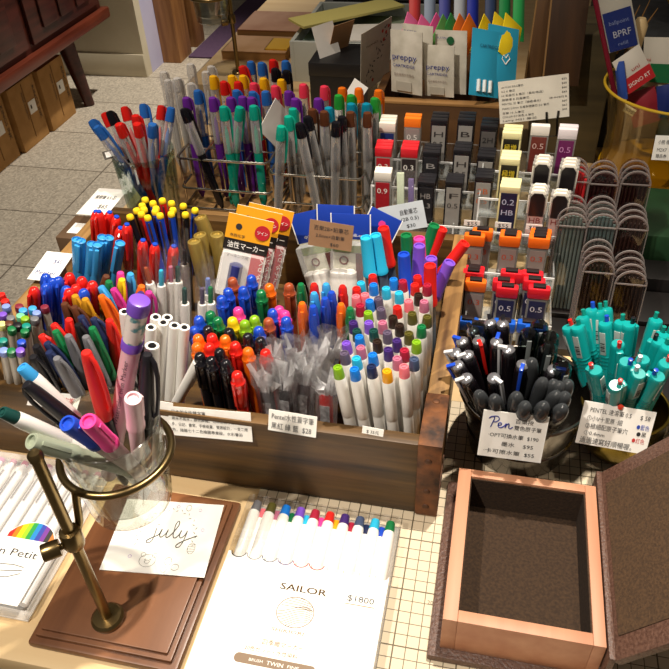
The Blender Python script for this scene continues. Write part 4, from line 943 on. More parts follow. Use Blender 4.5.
RRK = [(100,172,'violet'),(138,212,'violet'),(183,132,'pink'),(300,143,'pink'),(265,212,'violet'),(400,152,'orange'),(493,155,'orange'),(603,165,'orange'),(380,193,'green'),(450,193,'green'),(582,210,'green'),(325,262,'cyan'),(450,240,'cyan'),(535,240,'cyan'),
 (233,270,'brown'),(300,283,'brown'),(447,287,'brown'),(542,290,'brown'),(203,312,'black',235,450),(160,350,'black',205,560),(368,342,'black',365,560),(400,312,'black'),(125,268,'teal'),(100,310,'teal'),(62,365,'teal',55,560)]
bunch(erasable, 'rack_pen', px(270, 60, 5.575, RRK), 4.8, '*-crowned smoky pen', 'in the right rack', 'pens in the right wire rack', az=40, body='clear', tube='black')
HEX.update(blue=_b, violet=_v, teal=_t, pink=_p, amber=_a, orange=_o, green=_g, cyan=_c2); WORD.pop('amber')
card('price_card', 'narrow white card standing between the two wire racks', 'price card', ((272,120),(288,88),(283,130),(266,160)), (-25.2, 52, 14), 90, 64)
card('price_card', 'clear-sleeved white card leaning behind the right wire rack', 'price card', ((335,112),(360,74),(363,92),(345,125)), (-15, 61.5, 14), 70, 30)

# ================================================================ lead cases on stepped stands
def mcm(y): return Matrix(((1,0,0,0),(0,0,-1,y),(0,1,0,0),(0,0,0,1)))
def lead_case(kind, cap, lab, txt, h=6.6, w_=2.1, tc='e8e4dc'):
    """returns parts for a case standing with its front at y = 0, x centred, base at z = 0"""
    P = []
    key = f'{kind}{cap}{lab}{txt}{h}{w_}'
    body = plastic('17161a', .25, coat=.3) if kind in ('black',) else (plastic('d9cf96', .35) if kind == 'cream' else clear('b8b4ae', .35, .1))
    P.append(('body', cached('lc_b'+key, lambda: boxmesh(-w_/2, w_/2, 0, .75, 0, h-(1.5 if kind == 'knob' else .4), body, .12))))
    if kind == 'knob':
        P.append(('cap', cached('lc_c'+key, lambda: boxmesh(-w_/2-.12, w_/2+.12, -.15, .9, h-1.6, h-.25, plastic(cap, .3), .28)), 'bright cap'))
        P.append(('cap_top', cached('lc_d'+key, lambda: boxmesh(-w_/3.2, w_/3.2, .05, .7, h-.3, h, plastic('20191a', .4), .06))))
    elif kind == 'white_rim':
        P.append(('rim', cached('lc_c'+key, lambda: MB().prism([(-w_/2, h-3), (-w_/2, h-.7), (-w_/2+.5, h-.1), (w_/2-.5, h-.1), (w_/2, h-.7), (w_/2, h-3)], 0, .4, mcm(.4)).mesh(plastic('e4ded0', .35), .06)), 'white rim'))
        P.append(('window', cached('lc_e'+key, lambda: MB().prism([(-w_/2+.25, h-3.2), (-w_/2+.25, h-.9), (-w_/2+.6, h-.4), (w_/2-.6, h-.4), (w_/2-.25, h-.9), (w_/2-.25, h-3.2)], 0, .1, mcm(-.02)).mesh(plastic('1a1618', .3)))))
    else:
        P.append(('cap', cached('lc_c'+key, lambda: boxmesh(-w_/2, w_/2, -.02, .78, h-(.55 if kind == 'black' else .8 if kind == 'cream' else 1.2), h, plastic(cap, .35), .1))))
    Mv = mat4((1, 0, 0), (0, 0, 1), (0, -1, 0), (0, -.01, 0))
    P.append(('label', cached('lc_l'+key, lambda: MB().box(-w_/2+.2, w_/2-.2, -.05, -.01, .6, h-(1.9 if kind in ('knob',) else 1.35 if kind in ('clear', 'white_rim') else .75)).mesh(plastic(lab, .45)))))
    return P, h+(1.1 if kind in ('black', 'cream') else .5 if kind in ('clear', 'white_rim') else 0), w_, Mv, txt, tc, h
def put_case(spec, u, v, y, zb=None):
    P, ht, w_, Mv, txt, tc, h = spec
    T = WY(u, v, y)
    r = bpy.data.objects.new('lead_case', None); COL.objects.link(r); r.empty_display_size = .01
    r.matrix_world = at(T[0], y, T[2]-h)
    for p in P:
        o = link(p[0], p[1], r)
        if len(p) > 2: o['label'] = p[2]
    if txt:
        t1, t2 = txt
        lettering(r, [(t1, -w_/2+.35, ht-3.3, 1.0, w_-.8)]+([(t2, -w_/2+.35, ht-4.6, .95, w_-.8)] if t2 else []), plastic(tc, .5), .06, M=Mv)
    return r, T[2]-h
BLK_ = '1b1a1e'; LBG = '8f8b86'
SP = dict(
 w7=lead_case('clear', 'e6e2d4', '1f2e66', ('0.7', ''), tc='e8e4dc'), orc=lead_case('clear', 'ee7a1c', '8c8480', ('0.5', '')), H5=lead_case('black', BLK_, LBG, ('H', '0.5'), tc='302c2c'),
 HB5=lead_case('black', BLK_, LBG, ('B', '0.5'), tc='302c2c'), blk=lead_case('black', BLK_, '5a5654', ('2H', '0.5'), tc='1c1a1a'), red=lead_case('clear', 'c8202a', 'a81c26', ('0.3', '')), red2=lead_case('clear', 'c8202a', '2a2022', ('0.3', '')),
 HB3=lead_case('black', BLK_, '232226', ('HB', '0.3'), tc='9a9694'), B3=lead_case('black', BLK_, '232226', ('B', '0.3'), tc='9a9694'), F5=lead_case('black', BLK_, LBG, ('F', '0.5'), h=7.6, tc='302c2c'), B25=lead_case('black', BLK_, LBG, ('2B', '0.5'), h=7.6, tc='c05a20'),
 red9=lead_case('clear', 'e2dcd0', 'a01c26', ('0.9', ''), tc='e8e4dc'),
 cream=lead_case('cream', 'e0d8a4', '1c1a14', ('極増', ''), tc='e8cc30', w_=2.2), cream2=lead_case('cream', 'd8cf9c', '1a1d3c', ('0.2', 'HB'), tc='b8c0d8', h=7.4, w_=2.2),
 wred=lead_case('clear', 'e6e0d8', '6a2a22', ('0.5', ''), tc='c8a8a0'), wpur=lead_case('clear', 'e6dce0', '6a1c56', ('0.5', ''), tc='c88ab8'),
 rimd=lead_case('white_rim', '', 'b8b0ac', ('0.5', ''), tc='a03030'), rimr=lead_case('white_rim', '', 'c8a49c', ('0.5', 'HB'), h=7.2, tc='8a2424'),
 kor=lead_case('knob', 'ee6a1a', '9a8a84', ('0.3', ''), tc='c84a28'), krd=lead_case('knob', 'd8202c', '2c2a4a', ('0.5', ''), tc='e8e0e0'), kbl=lead_case('knob', '1558c0', '20304a', ('0.7', '')))
DESC = dict(w7='white-capped lead case reading 0.7', orc='orange-capped lead case reading 0.5', H5='black lead case with grey H label', HB5='black lead case with grey B label', blk='black lead case with dark 2H label', red='red-capped lead case with red label', red2='red-capped lead case with dark label',
 HB3='black lead case with black HB label', B3='black lead case with black B label', F5='tall black lead case with grey F label', B25='tall black lead case with orange 2B print', red9='white-capped lead case with red label', cream='cream lead case with yellow characters', cream2='cream lead case with navy HB label',
 wred='white-capped lead case with rusty red label', wpur='white-capped lead case with purple label', rimd='white-rimmed dark lead case', rimr='white-rimmed lead case with pink HB label', kor='orange-knobbed lead case', krd='red-knobbed lead case', kbl='blue-knobbed lead case')
rowz = {}
CASES = [('w7',388,122,49,3),('orc',413,118,49,2),('H5',440,119,49,3),('HB5',467,119,49,3),('blk',490,125,49,3),
 ('red',384,147,45,3),('red2',410,148,45,3),('B3',432,151,45,3),('H5',463,149,45,3),('HB5',487,155,45,3),
 ('red9',383,172,41,2),('HB3',427,181,41,3),('F5',455,181,41,3),('B25',485,176,41,3),
 ('cream',513,132,44,3),('wred',541,126,44,1),('wpur',569,129,44,2),('cream',511,158,40,3),('rimd',544,160,40,3),('rimd',571,163,40,3),
 ('cream2',511,186,36,3),('rimr',540,189,36,3),('rimr',562,192,36.4,2),
 ('kor',475,234,32,1),('kor',483,229,33,1),('kor',511,234,32,2),('kor',541,235,32,3),
 ('krd',474,270,28.3,2),('kor',476,280,27.2,1),('krd',512,271,28.3,1),('krd',504,280,27.4,1),('krd',508,286,26.4,1),('krd',533,272,28.3,1),('krd',535,279,27.3,1),('krd',540,287,26.3,1),
 ('kbl',468,319,24.2,1),('kbl',478,324,23.2,1),('kbl',505,321,24.2,1),('kbl',529,322,24.2,1),('kbl',537,327,23.2,1)]
by = {}
for key, u, v, y, n in CASES:
    for k in range(n):
        o, zb = put_case(SP[key], u+(k-n/2+.5)*.8, v-k*3.2+(n-1)*.6, y+k*.95)
        by.setdefault(key, []).append((o, v, u, k)); rowz.setdefault((y, u < 500), []).append(zb)
ROWN = {54: 'back row', 50: 'middle row', 46: 'front row', 44: 'back row', 40: 'second row', 36: 'third row', 36.4: 'third row', 32: 'orange row', 33: 'orange row'}
for key, L in by.items():
    multi = len({(u) for _, _, u, _ in L}) > 1
    pos = sorted({u for _, _, u, _ in L}); 
    for o, v, u, k in L:
        same = [x for x in L if x[2] == u]; d = DESC[key]; 
        pl = '' if not multi else ', '+(('leftmost stack' if pos.index(u) == 0 else ('rightmost stack' if pos.index(u) == len(pos)-1 else ORD[pos.index(u)]+' stack')).replace('from the left stack', 'stack from the left'))
        dp = '' if len(same) == 1 else ', '+('front one' if k == 0 else ('rear one' if k == len(same)-1 else 'middle one'))
        tag(o, f'{d} on the clear stand{pl}{dp}' if False else f'{d}{pl}{dp}', 'lead case', 'lead cases on the clear stands')
# clear stepped stands
CLR = clear('eef0f0', .03, .08)
def steps(label, x0, x1, rows, zs, ncol):
    s = empty('acrylic_stand', at(x0, rows[0][0], -.15), label, 'stand'); w_ = x1-x0; y00 = rows[0][0]
    for (ya, yb), z in zip(rows, zs):
        link('shelf', boxmesh(0, w_, ya-y00, yb-y00, z-.3, z, CLR), s)
        link('riser', boxmesh(0, w_, ya-y00-.25, ya-y00, z-.3, z+2.2, CLR), s)
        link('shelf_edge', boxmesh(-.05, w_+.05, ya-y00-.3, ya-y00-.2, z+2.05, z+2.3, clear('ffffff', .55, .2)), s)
        for i in range(ncol+1):
            link('divider', boxmesh(w_*i/ncol-.08, w_*i/ncol+.08, ya-y00, yb-y00, z, z+2.4, CLR), s)
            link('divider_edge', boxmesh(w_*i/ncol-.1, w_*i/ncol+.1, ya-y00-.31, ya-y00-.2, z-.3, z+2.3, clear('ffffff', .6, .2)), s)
    for x in (0, w_): link('side_panel', boxmesh(x-.12, x+.12, rows[0][0]-y00-.2, rows[-1][1]-y00, 0, zs[0]+.2, CLR), s)
    link('back_panel', boxmesh(0, w_, rows[-1][1]-y00-.2, rows[-1][1]-y00, 0, zs[-1]+3, CLR), s)
    return s
mz = lambda *k: min(min(rowz[x]) for x in k)-.05
s1 = steps('clear stepped stand of mostly black lead cases behind the drawer', -11.2, 2.4, [(40.6, 44.4), (44.6, 48.4), (48.6, 52.4)], [mz((41, True)), mz((45, True)), mz((49, True))], 5)
s2 = steps('clear stepped stand of lead cases with orange, red and blue knobs', 2.3+.2, 11.6, [(23.0, 27.0), (26.2, 31.4), (31.6, 35.6), (35.7, 39.6), (39.7, 43.6), (43.7, 47.5)],
 [max(.4, mz((24.2, True))), mz((28.3, True)), mz((32, True)), mz((36, False)), mz((40, False)), mz((44, False))], 3)
for (u, v, y) in ((472,223,35.2),(503,225,35.2),(534,227,35.2)):
    T = WY(u, v, y); o = link('price_tag', boxmesh(-.9, .9, -.05, 0, -.35, .35, PAPER), None, at(*T)); tag(o, f'tiny white price tag above the orange-knobbed cases, {dict([(472,"leftmost"),(503,"middle one"),(534,"rightmost")])[u]}', 'price tag', 'tiny price tags on the clear stand')
    lettering(o, [('$55', -.6, -.25, .6, 1.2)], INK, .07, M=mat4((1,0,0),(0,0,1),(0,-1,0),(0,0,0)))
# clear bag with an eraser stick before the lead cases
M, w_, h_ = rect_px((394,169),(418,170),(418,208),(394,208), (0, 40, 12), 80)
r = empty('clear_bag', M, 'crinkled clear bag with a pale eraser stick beside the black lead cases', 'bag')
link('film', boxmesh(0, w_, 0, h_, 0, .9, crinkle('f4f4f4', .2, 70), .3), r)
link('eraser_stick', boxmesh(w_*.15, w_*.45, .2, h_*.95, .25, .7, plastic('c8d4b8', .5), .1), r)
link('purple_stick', boxmesh(w_*.62, w_*.85, .2, h_*.8, .25, .7, plastic('6a5a8a', .5), .1), r)

# ================================================================ arch topped lead tubes boxes
def arch(u, v, y, c, n, Lh, label, first=True):
    T = WY(u, v, y); w_ = 3.15
    for k in range(n):
        r = empty('refill_box', at(T[0], y+k*1.15, T[2]-Lh+.1*k, 0, -6), f'{label}{"" if n == 1 else ", "+("front one" if k == 0 else ("rear one" if k == n-1 else ("second from the front" if k == 1 else "third from the front")))}', 'refill case', 'arch topped cases of refills')
        a = [(-w_/2, 0), (w_/2, 0)]+[(w_/2*math.cos(R(t)), Lh-w_/2+w_/2*math.sin(R(t))) for t in range(0, 181, 15)]
        Mx = mcm(.9)
        link('case', cached(f'ar_c{Lh}', lambda: MB().prism(a, 0, .9, Mx).mesh(glass('f4ecea', edge=.45), .1)), r)
        m_ = plastic(c, .25, coat=.3)
        link('cap_arch', cached(f'ar_a{Lh}', lambda: MB().tube([(w_/2*.97*math.cos(R(t)), .0, Lh-w_/2+w_/2*.97*math.sin(R(t))) for t in range(0, 181, 12)], .12, 6).tube([(-w_/2, -.02, Lh-w_/2), (w_/2, -.02, Lh-w_/2)], .09, 6).tube([(-w_/2, 0, Lh-w_/2), (-w_/2, 0, 0)], .09, 6).tube([(w_/2, 0, Lh-w_/2), (w_/2, 0, 0)], .06, 6).mesh(clear('d6ccc8', .12, .06))), r, None, 'glossy rounded rim')
        if k == 0:
            for i in range(7):
                x = -w_/2+.32+i*(w_-.64)/6; top = Lh-w_/2+math.sqrt(max(0, (w_/2-.25)**2-x*x))-.2
                link('refill', cached(f'ar_r{Lh}{c}{i}', lambda: MB().tube([(x, .45, .2), (x, .45, top)], .17, 8).mesh(m_)), r)
        else: link('refill_row', cached(f'ar_q{Lh}{c}', lambda: boxmesh(-w_/2+.25, w_/2-.25, .35, .6, .2, Lh-1.2, m_, .1)), r)
arch(577, 173, 40, 'e03038', 3, 11.5, 'arch-topped case of bright red refills')
arch(607, 176, 40, '2e1416', 3, 11.5, 'arch-topped case of dark refills right of the red ones')
arch(640, 176, 40, '261012', 3, 11.5, 'arch-topped case of dark refills at the rear right')
arch(575, 219, 33.6, '6a7c78', 4, 12.5, 'arch-topped case of silvery refills below the red ones')
arch(606, 220, 33.6, '5c7474', 4, 12.5, 'arch-topped case of silvery refills in the middle')
arch(637, 222, 33.6, '33221e', 3, 12.5, 'arch-topped case of black refills at the middle right')
arch(602, 265, 28, '33281f', 4, 10.5, 'arch-topped case of brown refills behind the teal pens')
arch(635, 277, 28, '2a1f1a', 4, 10.5, 'arch-topped case of smoky refills behind the teal pens')
st2 = empty('refill_stand', at(12.2, 27.0, -.15), 'low black stand under the arch-topped refill cases', 'stand')
for (x0, x1, y0, y1, z) in ((0, 34, 6.4, 12.6, 1.5), (0, 34, 12.8, 17, 3.2)): link('shelf', boxmesh(x0, x1, y0, y1, 0, z, plastic('1a1716', .5), .1), st2)
link('shelf', boxmesh(0, 34, .5, 6.2, 0, 1.0, plastic('1a1716', .5), .1), st2)
gb = link('green_box', boxmesh(20.8, 60, 44.5, 57, -.15, 6.2, mottled('green_painted_wood', '1c3a22', '28502e', 14, 4, .5), .3)); tag(gb, 'dark green wooden box under the amber jar at the right', 'box')

# ================================================================ metal bucket of black pens
BK = metal('8a8680', .22)
bkt = empty('metal_bucket', at(8.9, 13.4, 0), 'shiny metal bucket crammed with black gel pens', 'bucket')
link('wall', MB().lathe([(0, .1), (4.4, .1), (4.5, .3), (4.45, 0), (4.7, 0), (4.8, .4), (5.0, 2.4), (5.15, 2.5), (5.2, 2.75), (5.1, 2.9), (6.0, 7.2), (5.85, 7.2), (4.6, .5), (0, .4)], 56).mesh(BK), bkt)
link('rolled_rim', MB().tube([(6.0*math.cos(2*math.pi*i/56), 6.0*math.sin(2*math.pi*i/56), 7.3) for i in range(56)], .22, 10, closed=True).mesh(BK), bkt)
def gel(c):
    b = L_('gl_b', [(0, 0), (.1, 0), (.3, 1.0), (.58, 2.2), (.64, 3), (.66, 12.4), (.60, 12.9), (.50, 13.0)], plastic('141014', .16, coat=.6), 18)
    cn = L_('gl_n', [(.52, 12.9), (.58, 13.0), (.55, 13.35), (.40, 13.5), (0, 13.6)], plastic('9a9aa0', .25, .7), 16)
    kn = cached('gl_k'+c, lambda: MB().box(.1, .95, -.17, .17, 13.3, 13.65).box(.72, .95, -.15, .15, 9.8, 13.5).mesh(plastic(HEX[c], .25), .06))
    return [('barrel', b), ('metal_end', cn, 'silver end'), ('clip', kn, f'{word(c)} clip')], 13.6
def domegel(c):
    b = L_('dg_b', [(0, 0), (.1, 0), (.35, 1.2), (.56, 2.0), (.56, 11)], plastic('201e22', .25, coat=.4), 16)
    cp = L_('dg_c', [(.60, 9), (.66, 9.1), (.68, 12.3), (.60, 13.2), (.42, 13.8), (.2, 13.98), (0, 14)], clear('44474a', .5, .12), 18)
    return [('barrel', b), ('smoky_cap', cp)], 14.0
def capped(c):
    b = L_('cp_b', [(0, 0), (.1, 0), (.4, 1.2), (.55, 2.0), (.55, 10)], plastic('18161a', .2, coat=.4), 16)
    cp = L_('cp_c', [(.72, 8.6), (.80, 8.7), (.86, 13.0), (.76, 13.8), (.4, 14.2), (0, 14.2)], glass('8e9898', edge=.55), 20)
    cl = cached('cp_k', lambda: MB().box(.7, .88, -.2, .2, 9.8, 13.6).mesh(clear('a8b0b0', .4, .08), .06))
    return [('barrel', b), ('clear_cap', cp), ('clip', cl)], 14.2
BC = (8.9, 13.4, .5)
G1 = [(118,160,'blue',150),(77,225,'silver',180),(150,238,'silver',200),(92,298,'blue',190),(142,372,'silver',200),(213,160,'red',-70),(315,165,'blue',80),(383,208,'silver',170),(350,62,'black',90),(278,55,'black',100),(298,370,'silver',-40),(465,293,'blue',-100),(640,322,'blue',0),(180,100,'black',120)]
cup(gel, 'gel_pen', [(440+a/5.575, 310+b/5.575, c, d_) for a, b, c, d_ in G1], BC, 'black gel pen with * clip', 'in the metal bucket', 'black gel pens in the bucket', jit=3.0, sgn=.75)
G2 = [(215,462),(302,485),(428,470),(478,525),(578,388),(583,525),(655,465),(515,275),(690,540),(670,410),(705,470),(722,400),(640,400)]
cup(domegel, 'capped_gel_pen', [(440+a/5.575, 310+b/5.575, '') for a, b in G2], BC, 'black pen with smoky domed cap', 'in the metal bucket', 'smoky capped pens in the bucket', jit=3.4, sgn=.9)
G3 = [(205,80),(560,65),(620,130),(690,300),(610,190),(500,110)]
cup(capped, 'clear_capped_pen', [(440+a/5.575, 310+b/5.575, '') for a, b in G3], BC, 'black pen with big clear cap', 'in the metal bucket', 'clear capped pens in the bucket', jit=3.0, sgn=.8)
# gold bowl of teal pens
GD = metal('a08a3c', .28)
bo = empty('gold_pot', at(18.3, 14.6, 0), 'brass coloured pot of teal pens beside the metal bucket', 'pot')
link('wall', MB().lathe([(0, 0), (2.6, 0), (2.8, .15), (3.6, 1.4), (4.0, 3.2), (3.95, 5.4), (4.0, 5.6), (3.85, 5.6), (3.8, 3.2), (2.6, .5), (0, .4)], 48).mesh(GD), bo)
link('rim', MB().tube([(3.93*math.cos(2*math.pi*i/48), 3.93*math.sin(2*math.pi*i/48), 5.65) for i in range(48)], .16, 8, closed=True).mesh(GD), bo)
def tealpen(c):
    T_ = plastic('0c9a98', .3, coat=.2)
    b = L_('tp_b', [(0, 0), (.1, 0), (.3, .8), (.56, 1.6), (.62, 2.4), (.63, 12.9), (.58, 13.2), (.52, 13.3), (0, 13.3)], T_, 18)
    gr = cached('tp_g', lambda: [m_ for m_ in [MB()]][0].lathe([(.63, 8.6), (.67, 8.7), (.63, 8.8), (.63, 9.0), (.67, 9.1), (.63, 9.2), (.63, 9.4), (.67, 9.5), (.63, 9.6), (.63, 9.8), (.67, 9.9), (.63, 10)], 18).mesh(plastic('0a8886', .35)))
    lb_ = cached('tp_l', lambda: MB().box(-.66, -.5, -.26, .26, 10.2, 12.6).mesh(plastic('a8b0ac', .4), .02))
    bc = cached('tp_c', lambda: MB().box(-.68, -.66, -.2, .2, 10.6, 10.7).box(-.68, -.66, -.2, .2, 10.8, 10.85).box(-.68, -.66, -.2, .2, 10.95, 11.1).box(-.68, -.66, -.2, .2, 11.2, 11.25).box(-.68, -.66, -.2, .2, 11.4, 11.5).mesh(INK))
    cl = cached('tp_k', lambda: MB().box(.5, .95, -.32, .32, 9.5, 13.0).mesh(T_, .12))
    kn = cached('tp_n'+c, lambda: MB().lathe([(.2, 13.2), (.2, 13.9), (0, 13.95)], 12, Matrix.Translation((.38, 0, 0))).mesh(plastic(HEX[c], .3)))
    return [('barrel', b), ('grip_rings', gr), ('label', lb_), ('barcode', bc), ('clip', cl), ('knock_button', kn, f'{word(c)} button')], 13.3
T1 = [(185,150,'teal',60),(235,108,'blue',60),(275,115,'teal',60),(318,103,'teal',90),(312,185,'blue',60),(400,178,'teal',60),(445,190,'black',30),(600,168,'teal',100),(640,248,'teal',100),(615,285,'black',150),(662,315,'teal',100),(652,408,'red',60),
 (385,298,'red',-80),(430,398,'blue',-40),(525,385,'silver',210),(502,465,'silver',120),(610,480,'blue',150),(258,445,'red',140),(372,530,'red',30),(105,205,'red',20),(155,205,'teal',60),(655,250,'teal',60)]
cup(tealpen, 'teal_pen', [(549+a/5.575, 290+b/5.575, c, d_) for a, b, c, d_ in T1], (18.3, 14.6, .5), 'teal pen with * button', 'in the brass pot', 'teal pens in the brass pot', jit=2.0, sgn=.6)
# price cards on both
c1, w_, h_ = card('price_card', 'white card headed Pen in blue script, hanging on the metal bucket', 'price card', ((485,409.5),(548,418),(542,463),(476,455)), (8.6, 5.0, 9), 78, 2, lines=[('百樂按', .5, .80, .11, .28), ('雙色原子筆', .5, .66, .11, .42), ('·OPT可換水筆  $190', .12, .46, .11, .78), ('墨水    $95', .34, .28, .11, .5), ('·卡可擦水筆  $55', .08, .1, .11, .8)])
script(c1, [[(.2,0),(.5,1.2),(.6,1.7),(.2,1.9),(-.2,1.5),(.3,1.9),(1.0,2.0),(1.3,1.5),(.9,1.0),(.5,.95)], [(1.2,.4),(1.7,.6),(1.6,.95),(1.3,.8),(1.3,.2),(1.7,.05),(2.2,.5),(2.4,.9),(2.3,.1),(2.5,.7),(2.8,.9),(2.85,.2),(3.1,.05),(3.4,.4)]], w_*.12, h_*.66, w_*.105, plastic('23308a', .5), .045)
c2, w_, h_ = card('price_card', 'white card with handwritten list, fixed to the brass pot', 'price card', ((587,400),(658,414),(644,453.5),(573,443)), (18.3, 8.6, 7), 70, 0, lines=[('PENTEL 速溶筆 0.5', .1, .78, .14, .58), ('$ 58', .8, .78, .14, .14), ('①小V十里原 ·細', .08, .58, .14, .5), ('②極細配原子筆穴', .08, .40, .14, .6), ('③0.4mm', .08, .24, .12, .3), ('過過速寫好順暢喔。', .05, .05, .16, .74)])
lettering(c2, [('●藍色', w_*.78, h_*.56, h_*.13, w_*.18)], plastic('2a4ab0', .5)); lettering(c2, [('●黑', w_*.8, h_*.4, h_*.13, w_*.14)], INK); lettering(c2, [('●紅色', w_*.76, h_*.24, h_*.13, w_*.18)], plastic('c83a3a', .5))
link('clothes_peg', MB().lathe([(.2, 0), (.26, .3), (0, .5)], 10).mesh(plastic('d8402a', .4)), c2, at(w_*.5/1, h_*.95, .02, 0, -90))
# white card and black thing right of the pot
o = link('black_tray', boxmesh(22.6, 40, 8, 26, -.15, 3.5, plastic('1c1b1d', .4), .4)); tag(o, 'low black tray at the right edge beside the brass pot', 'tray')
# ================================================================ back row: crate of packets
CRW = mottled('crate_wood', '3a2412', '6a4826', 26, 7, .55, (.1, 1.2, 1.2), .15, .3, .72)
CRT = wood('crate_light_wood', '8a6236', 'b48a56', 'x', 2.4, .5)
cr = empty('wooden_crate', at(-14.6, 63.5, -.15), 'dark wooden crate of refill packets behind the lead cases', 'crate')
link('front_panel', boxmesh(0, 18.6, 0, 1.2, 0, 13.6, CRW, .1), cr)
link('front_rail', boxmesh(-.1, 18.7, -.1, 1.4, 13.6, 14.0, CRT, .08), cr)
link('back_panel', boxmesh(0, 18.6, 21, 22.2, 0, 13.6, CRW, .1), cr)
for x in (0, 17.4): link('side_panel', boxmesh(x, x+1.2, 1.2, 21, 0, 13.6, CRW, .1), cr)
link('bottom_panel', boxmesh(1.2, 17.4, 1.2, 21, 0, 5, CRW), cr)
def pouch(q, y, c, label, yaw=0, tilt=80, film=None, name='packet', lines=(), ink=None, kind='packet', ext=0):
    M, w_, h_ = rect_px(*q, (0, y, 16), tilt, yaw, True)
    r = empty(name, M, label, kind, 'packets in the wooden crate')
    n = 6; vs = []; fs = []
    for j in range(n+1):
        for i in range(n+1):
            a, b = i/n, j/n; bul = .45*math.sin(math.pi*a)*math.sin(math.pi*b)**.7 if 0 < b < 1 and 0 < a < 1 else 0
            vs.append((a*w_, b*(h_+ext)-ext, bul))
    for j in range(n):
        for i in range(n): o = j*(n+1)+i; fs.append((o, o+1, o+n+2, o+n+1))
    m2 = len(vs); vs += [(x, y_, -.12-z*.6) for x, y_, z in vs]; fs += [tuple(i+m2 for i in f)[::-1] for f in fs]
    edge = [i for i in range(n+1)]+[j*(n+1)+n for j in range(1, n+1)]+[n*(n+1)+i for i in range(n-1, -1, -1)]+[j*(n+1) for j in range(n-1, 0, -1)]
    for a, b in zip(edge, edge[1:]+edge[:1]): fs.append((a, a+m2, b+m2, b))
    link('pouch', MB().add(vs, fs).mesh(film or plastic(c, .4)), r)
    if lines: lettering(r, [(t, x*w_, y_*h_, s_*h_, wd*w_) for t, x, y_, s_, wd in lines], ink or plastic('1f2f80', .5), .5)
    return r, w_, h_
WPK = mottled('pearly_film', 'b8b2a2', 'd0cabc', 40, 3, .35, bump=.2)
PL = [('preppy', .10, .56, .14, .78), ('CARTRIDGE', .12, .44, .07, .7)]
for q, y, lb_, yw in ((((400,22),(434,28),(430,80),(404,78)), 67, 'pearly white cartridge packet behind the leftmost one in the crate', 6), (((391,28),(420,34),(424,95),(391,92)), 65.3, 'foremost left pearly white packet reading preppy', 8),
        (((435,29),(467,32),(466,94),(436,93)), 67, 'taller white packet with a green dot behind the second preppy one', 0), (((423,44),(455,47),(453,97),(426,96)), 65.3, 'second pearly white packet reading preppy, shorter than its neighbours', 0)):
    r, w_, h_ = pouch(q, y, None, lb_, yw, film=WPK, name='cartridge_packet', lines=PL if 'preppy' in lb_ and 'behind' not in lb_ else [('PLATINUM', .1, .88, .05, .4)])
    lettering(r, [('萬年筆用水性墨水', w_*.15, h_*.30, h_*.055, w_*.65)], plastic('8a7a70', .5), .5)
    if 'dot' in lb_: link('green_dot', MB().lathe([(.55, 0), (.55, .06), (0, .06)], 18).mesh(plastic('1c5a34', .4)), r, at(w_*.52, h_*.86, .45))
    else: link('printed_pens', boxmesh(w_*.2, w_*.7, h_*.05, h_*.2, .25, .36, plastic('a8a294', .4)), r)
CY = plastic('2aa0c4', .3)
for q, y, lb_, yw in ((((488,23),(520,30),(514,92),(486,88)), 67.5, 'rear bright blue packet with a white heart print', 12), (((473,27),(502,33),(498,98),(469,95)), 65.3, 'front bright blue packet showing white tubes at its bottom', 10)):
    r, w_, h_ = pouch(q, y, '2a9cc0', lb_, yw, name='blue_packet', lines=[('CARTRIDGE', .2, .72, .07, .65)] if 'front' in lb_ else (), ink=plastic('10304a', .5))
    if 'front' in lb_:
        for k in range(3): link('white_tube', MB().tube([(w_*(.25+.2*k), h_*.06, .35), (w_*(.25+.2*k), h_*.24, .35)], .28, 10).mesh(plastic('dfe6e6', .3)), r)
    else: link('heart_print', MB().tube([(w_*.55, h_*.4, .5), (w_*.68, h_*.5, .5), (w_*.62, h_*.56, .45), (w_*.55, h_*.5, .5), (w_*.47, h_*.55, .45), (w_*.42, h_*.48, .5), (w_*.55, h_*.4, .5)], .07, 5).mesh(PAPER), r)
PKS = [((403,10),(418,22),'e46aa0','pink'),((416,12),(431,26),'e46aa0','pink'),((429,9),(441,26),'e8589a','pink'),((436,11),(447,25),'5a9a50','green'),((444,10),(455,24),'2f8a44','green'),((453,11),(464,24),'e8782a','orange'),((462,10),(472,25),'ee7a1c','orange'),
 ((478,12),(490,26),'f0d020','yellow'),((492,11),(507,22),'f2d420','yellow'),((503,12),(519,24),'f2d420','yellow')]
its = []
for i, (a, b, c, nm) in enumerate(PKS):
    q = (a, b, (b[0]-1, b[1]+46), (a[0]-1, a[1]+40)); r, w_, h_ = pouch(q, 70+.9*(i % 3)+(.4*i if i < 7 else 0), c, 'x', 30, name='coloured_packet'); its.append((r, nm, a[0]))
crowd(its, '*-topped packet', 'standing behind the white and blue packets', 'packets in the wooden crate', 'packet')
TPK = [((410,-30),(425,-26),'c03a3a','dull red'),((425,-32),(436,-20),'8a9ab0','grey blue'),((440,-35),(452,-20),'4a50a0','violet'),((455,-35),(466,-25),'b0b8c0','silver'),((468,-36),(482,-22),'2030a0','deep blue'),((486,-30),(498,-20),'3a4a70','slate'),((500,-36),(512,-22),'1a8a4a','emerald'),((514,-36),(526,-24),'2fa858','light green')]
its = []
for i, (a, b, c, nm) in enumerate(TPK):
    a, b = (a[0], -26), (a[0]+11, -24.5); q = (a, b, (b[0]-1, 42), (a[0]-1, 40.5)); r, w_, h_ = pouch(q, 79.5+.8*(i % 3), c, 'x', 20, name='tall_packet'); its.append((r, nm, a[0]))
crowd(its, '* packet', 'at the very back of the wooden crate', 'packets in the wooden crate', 'packet')
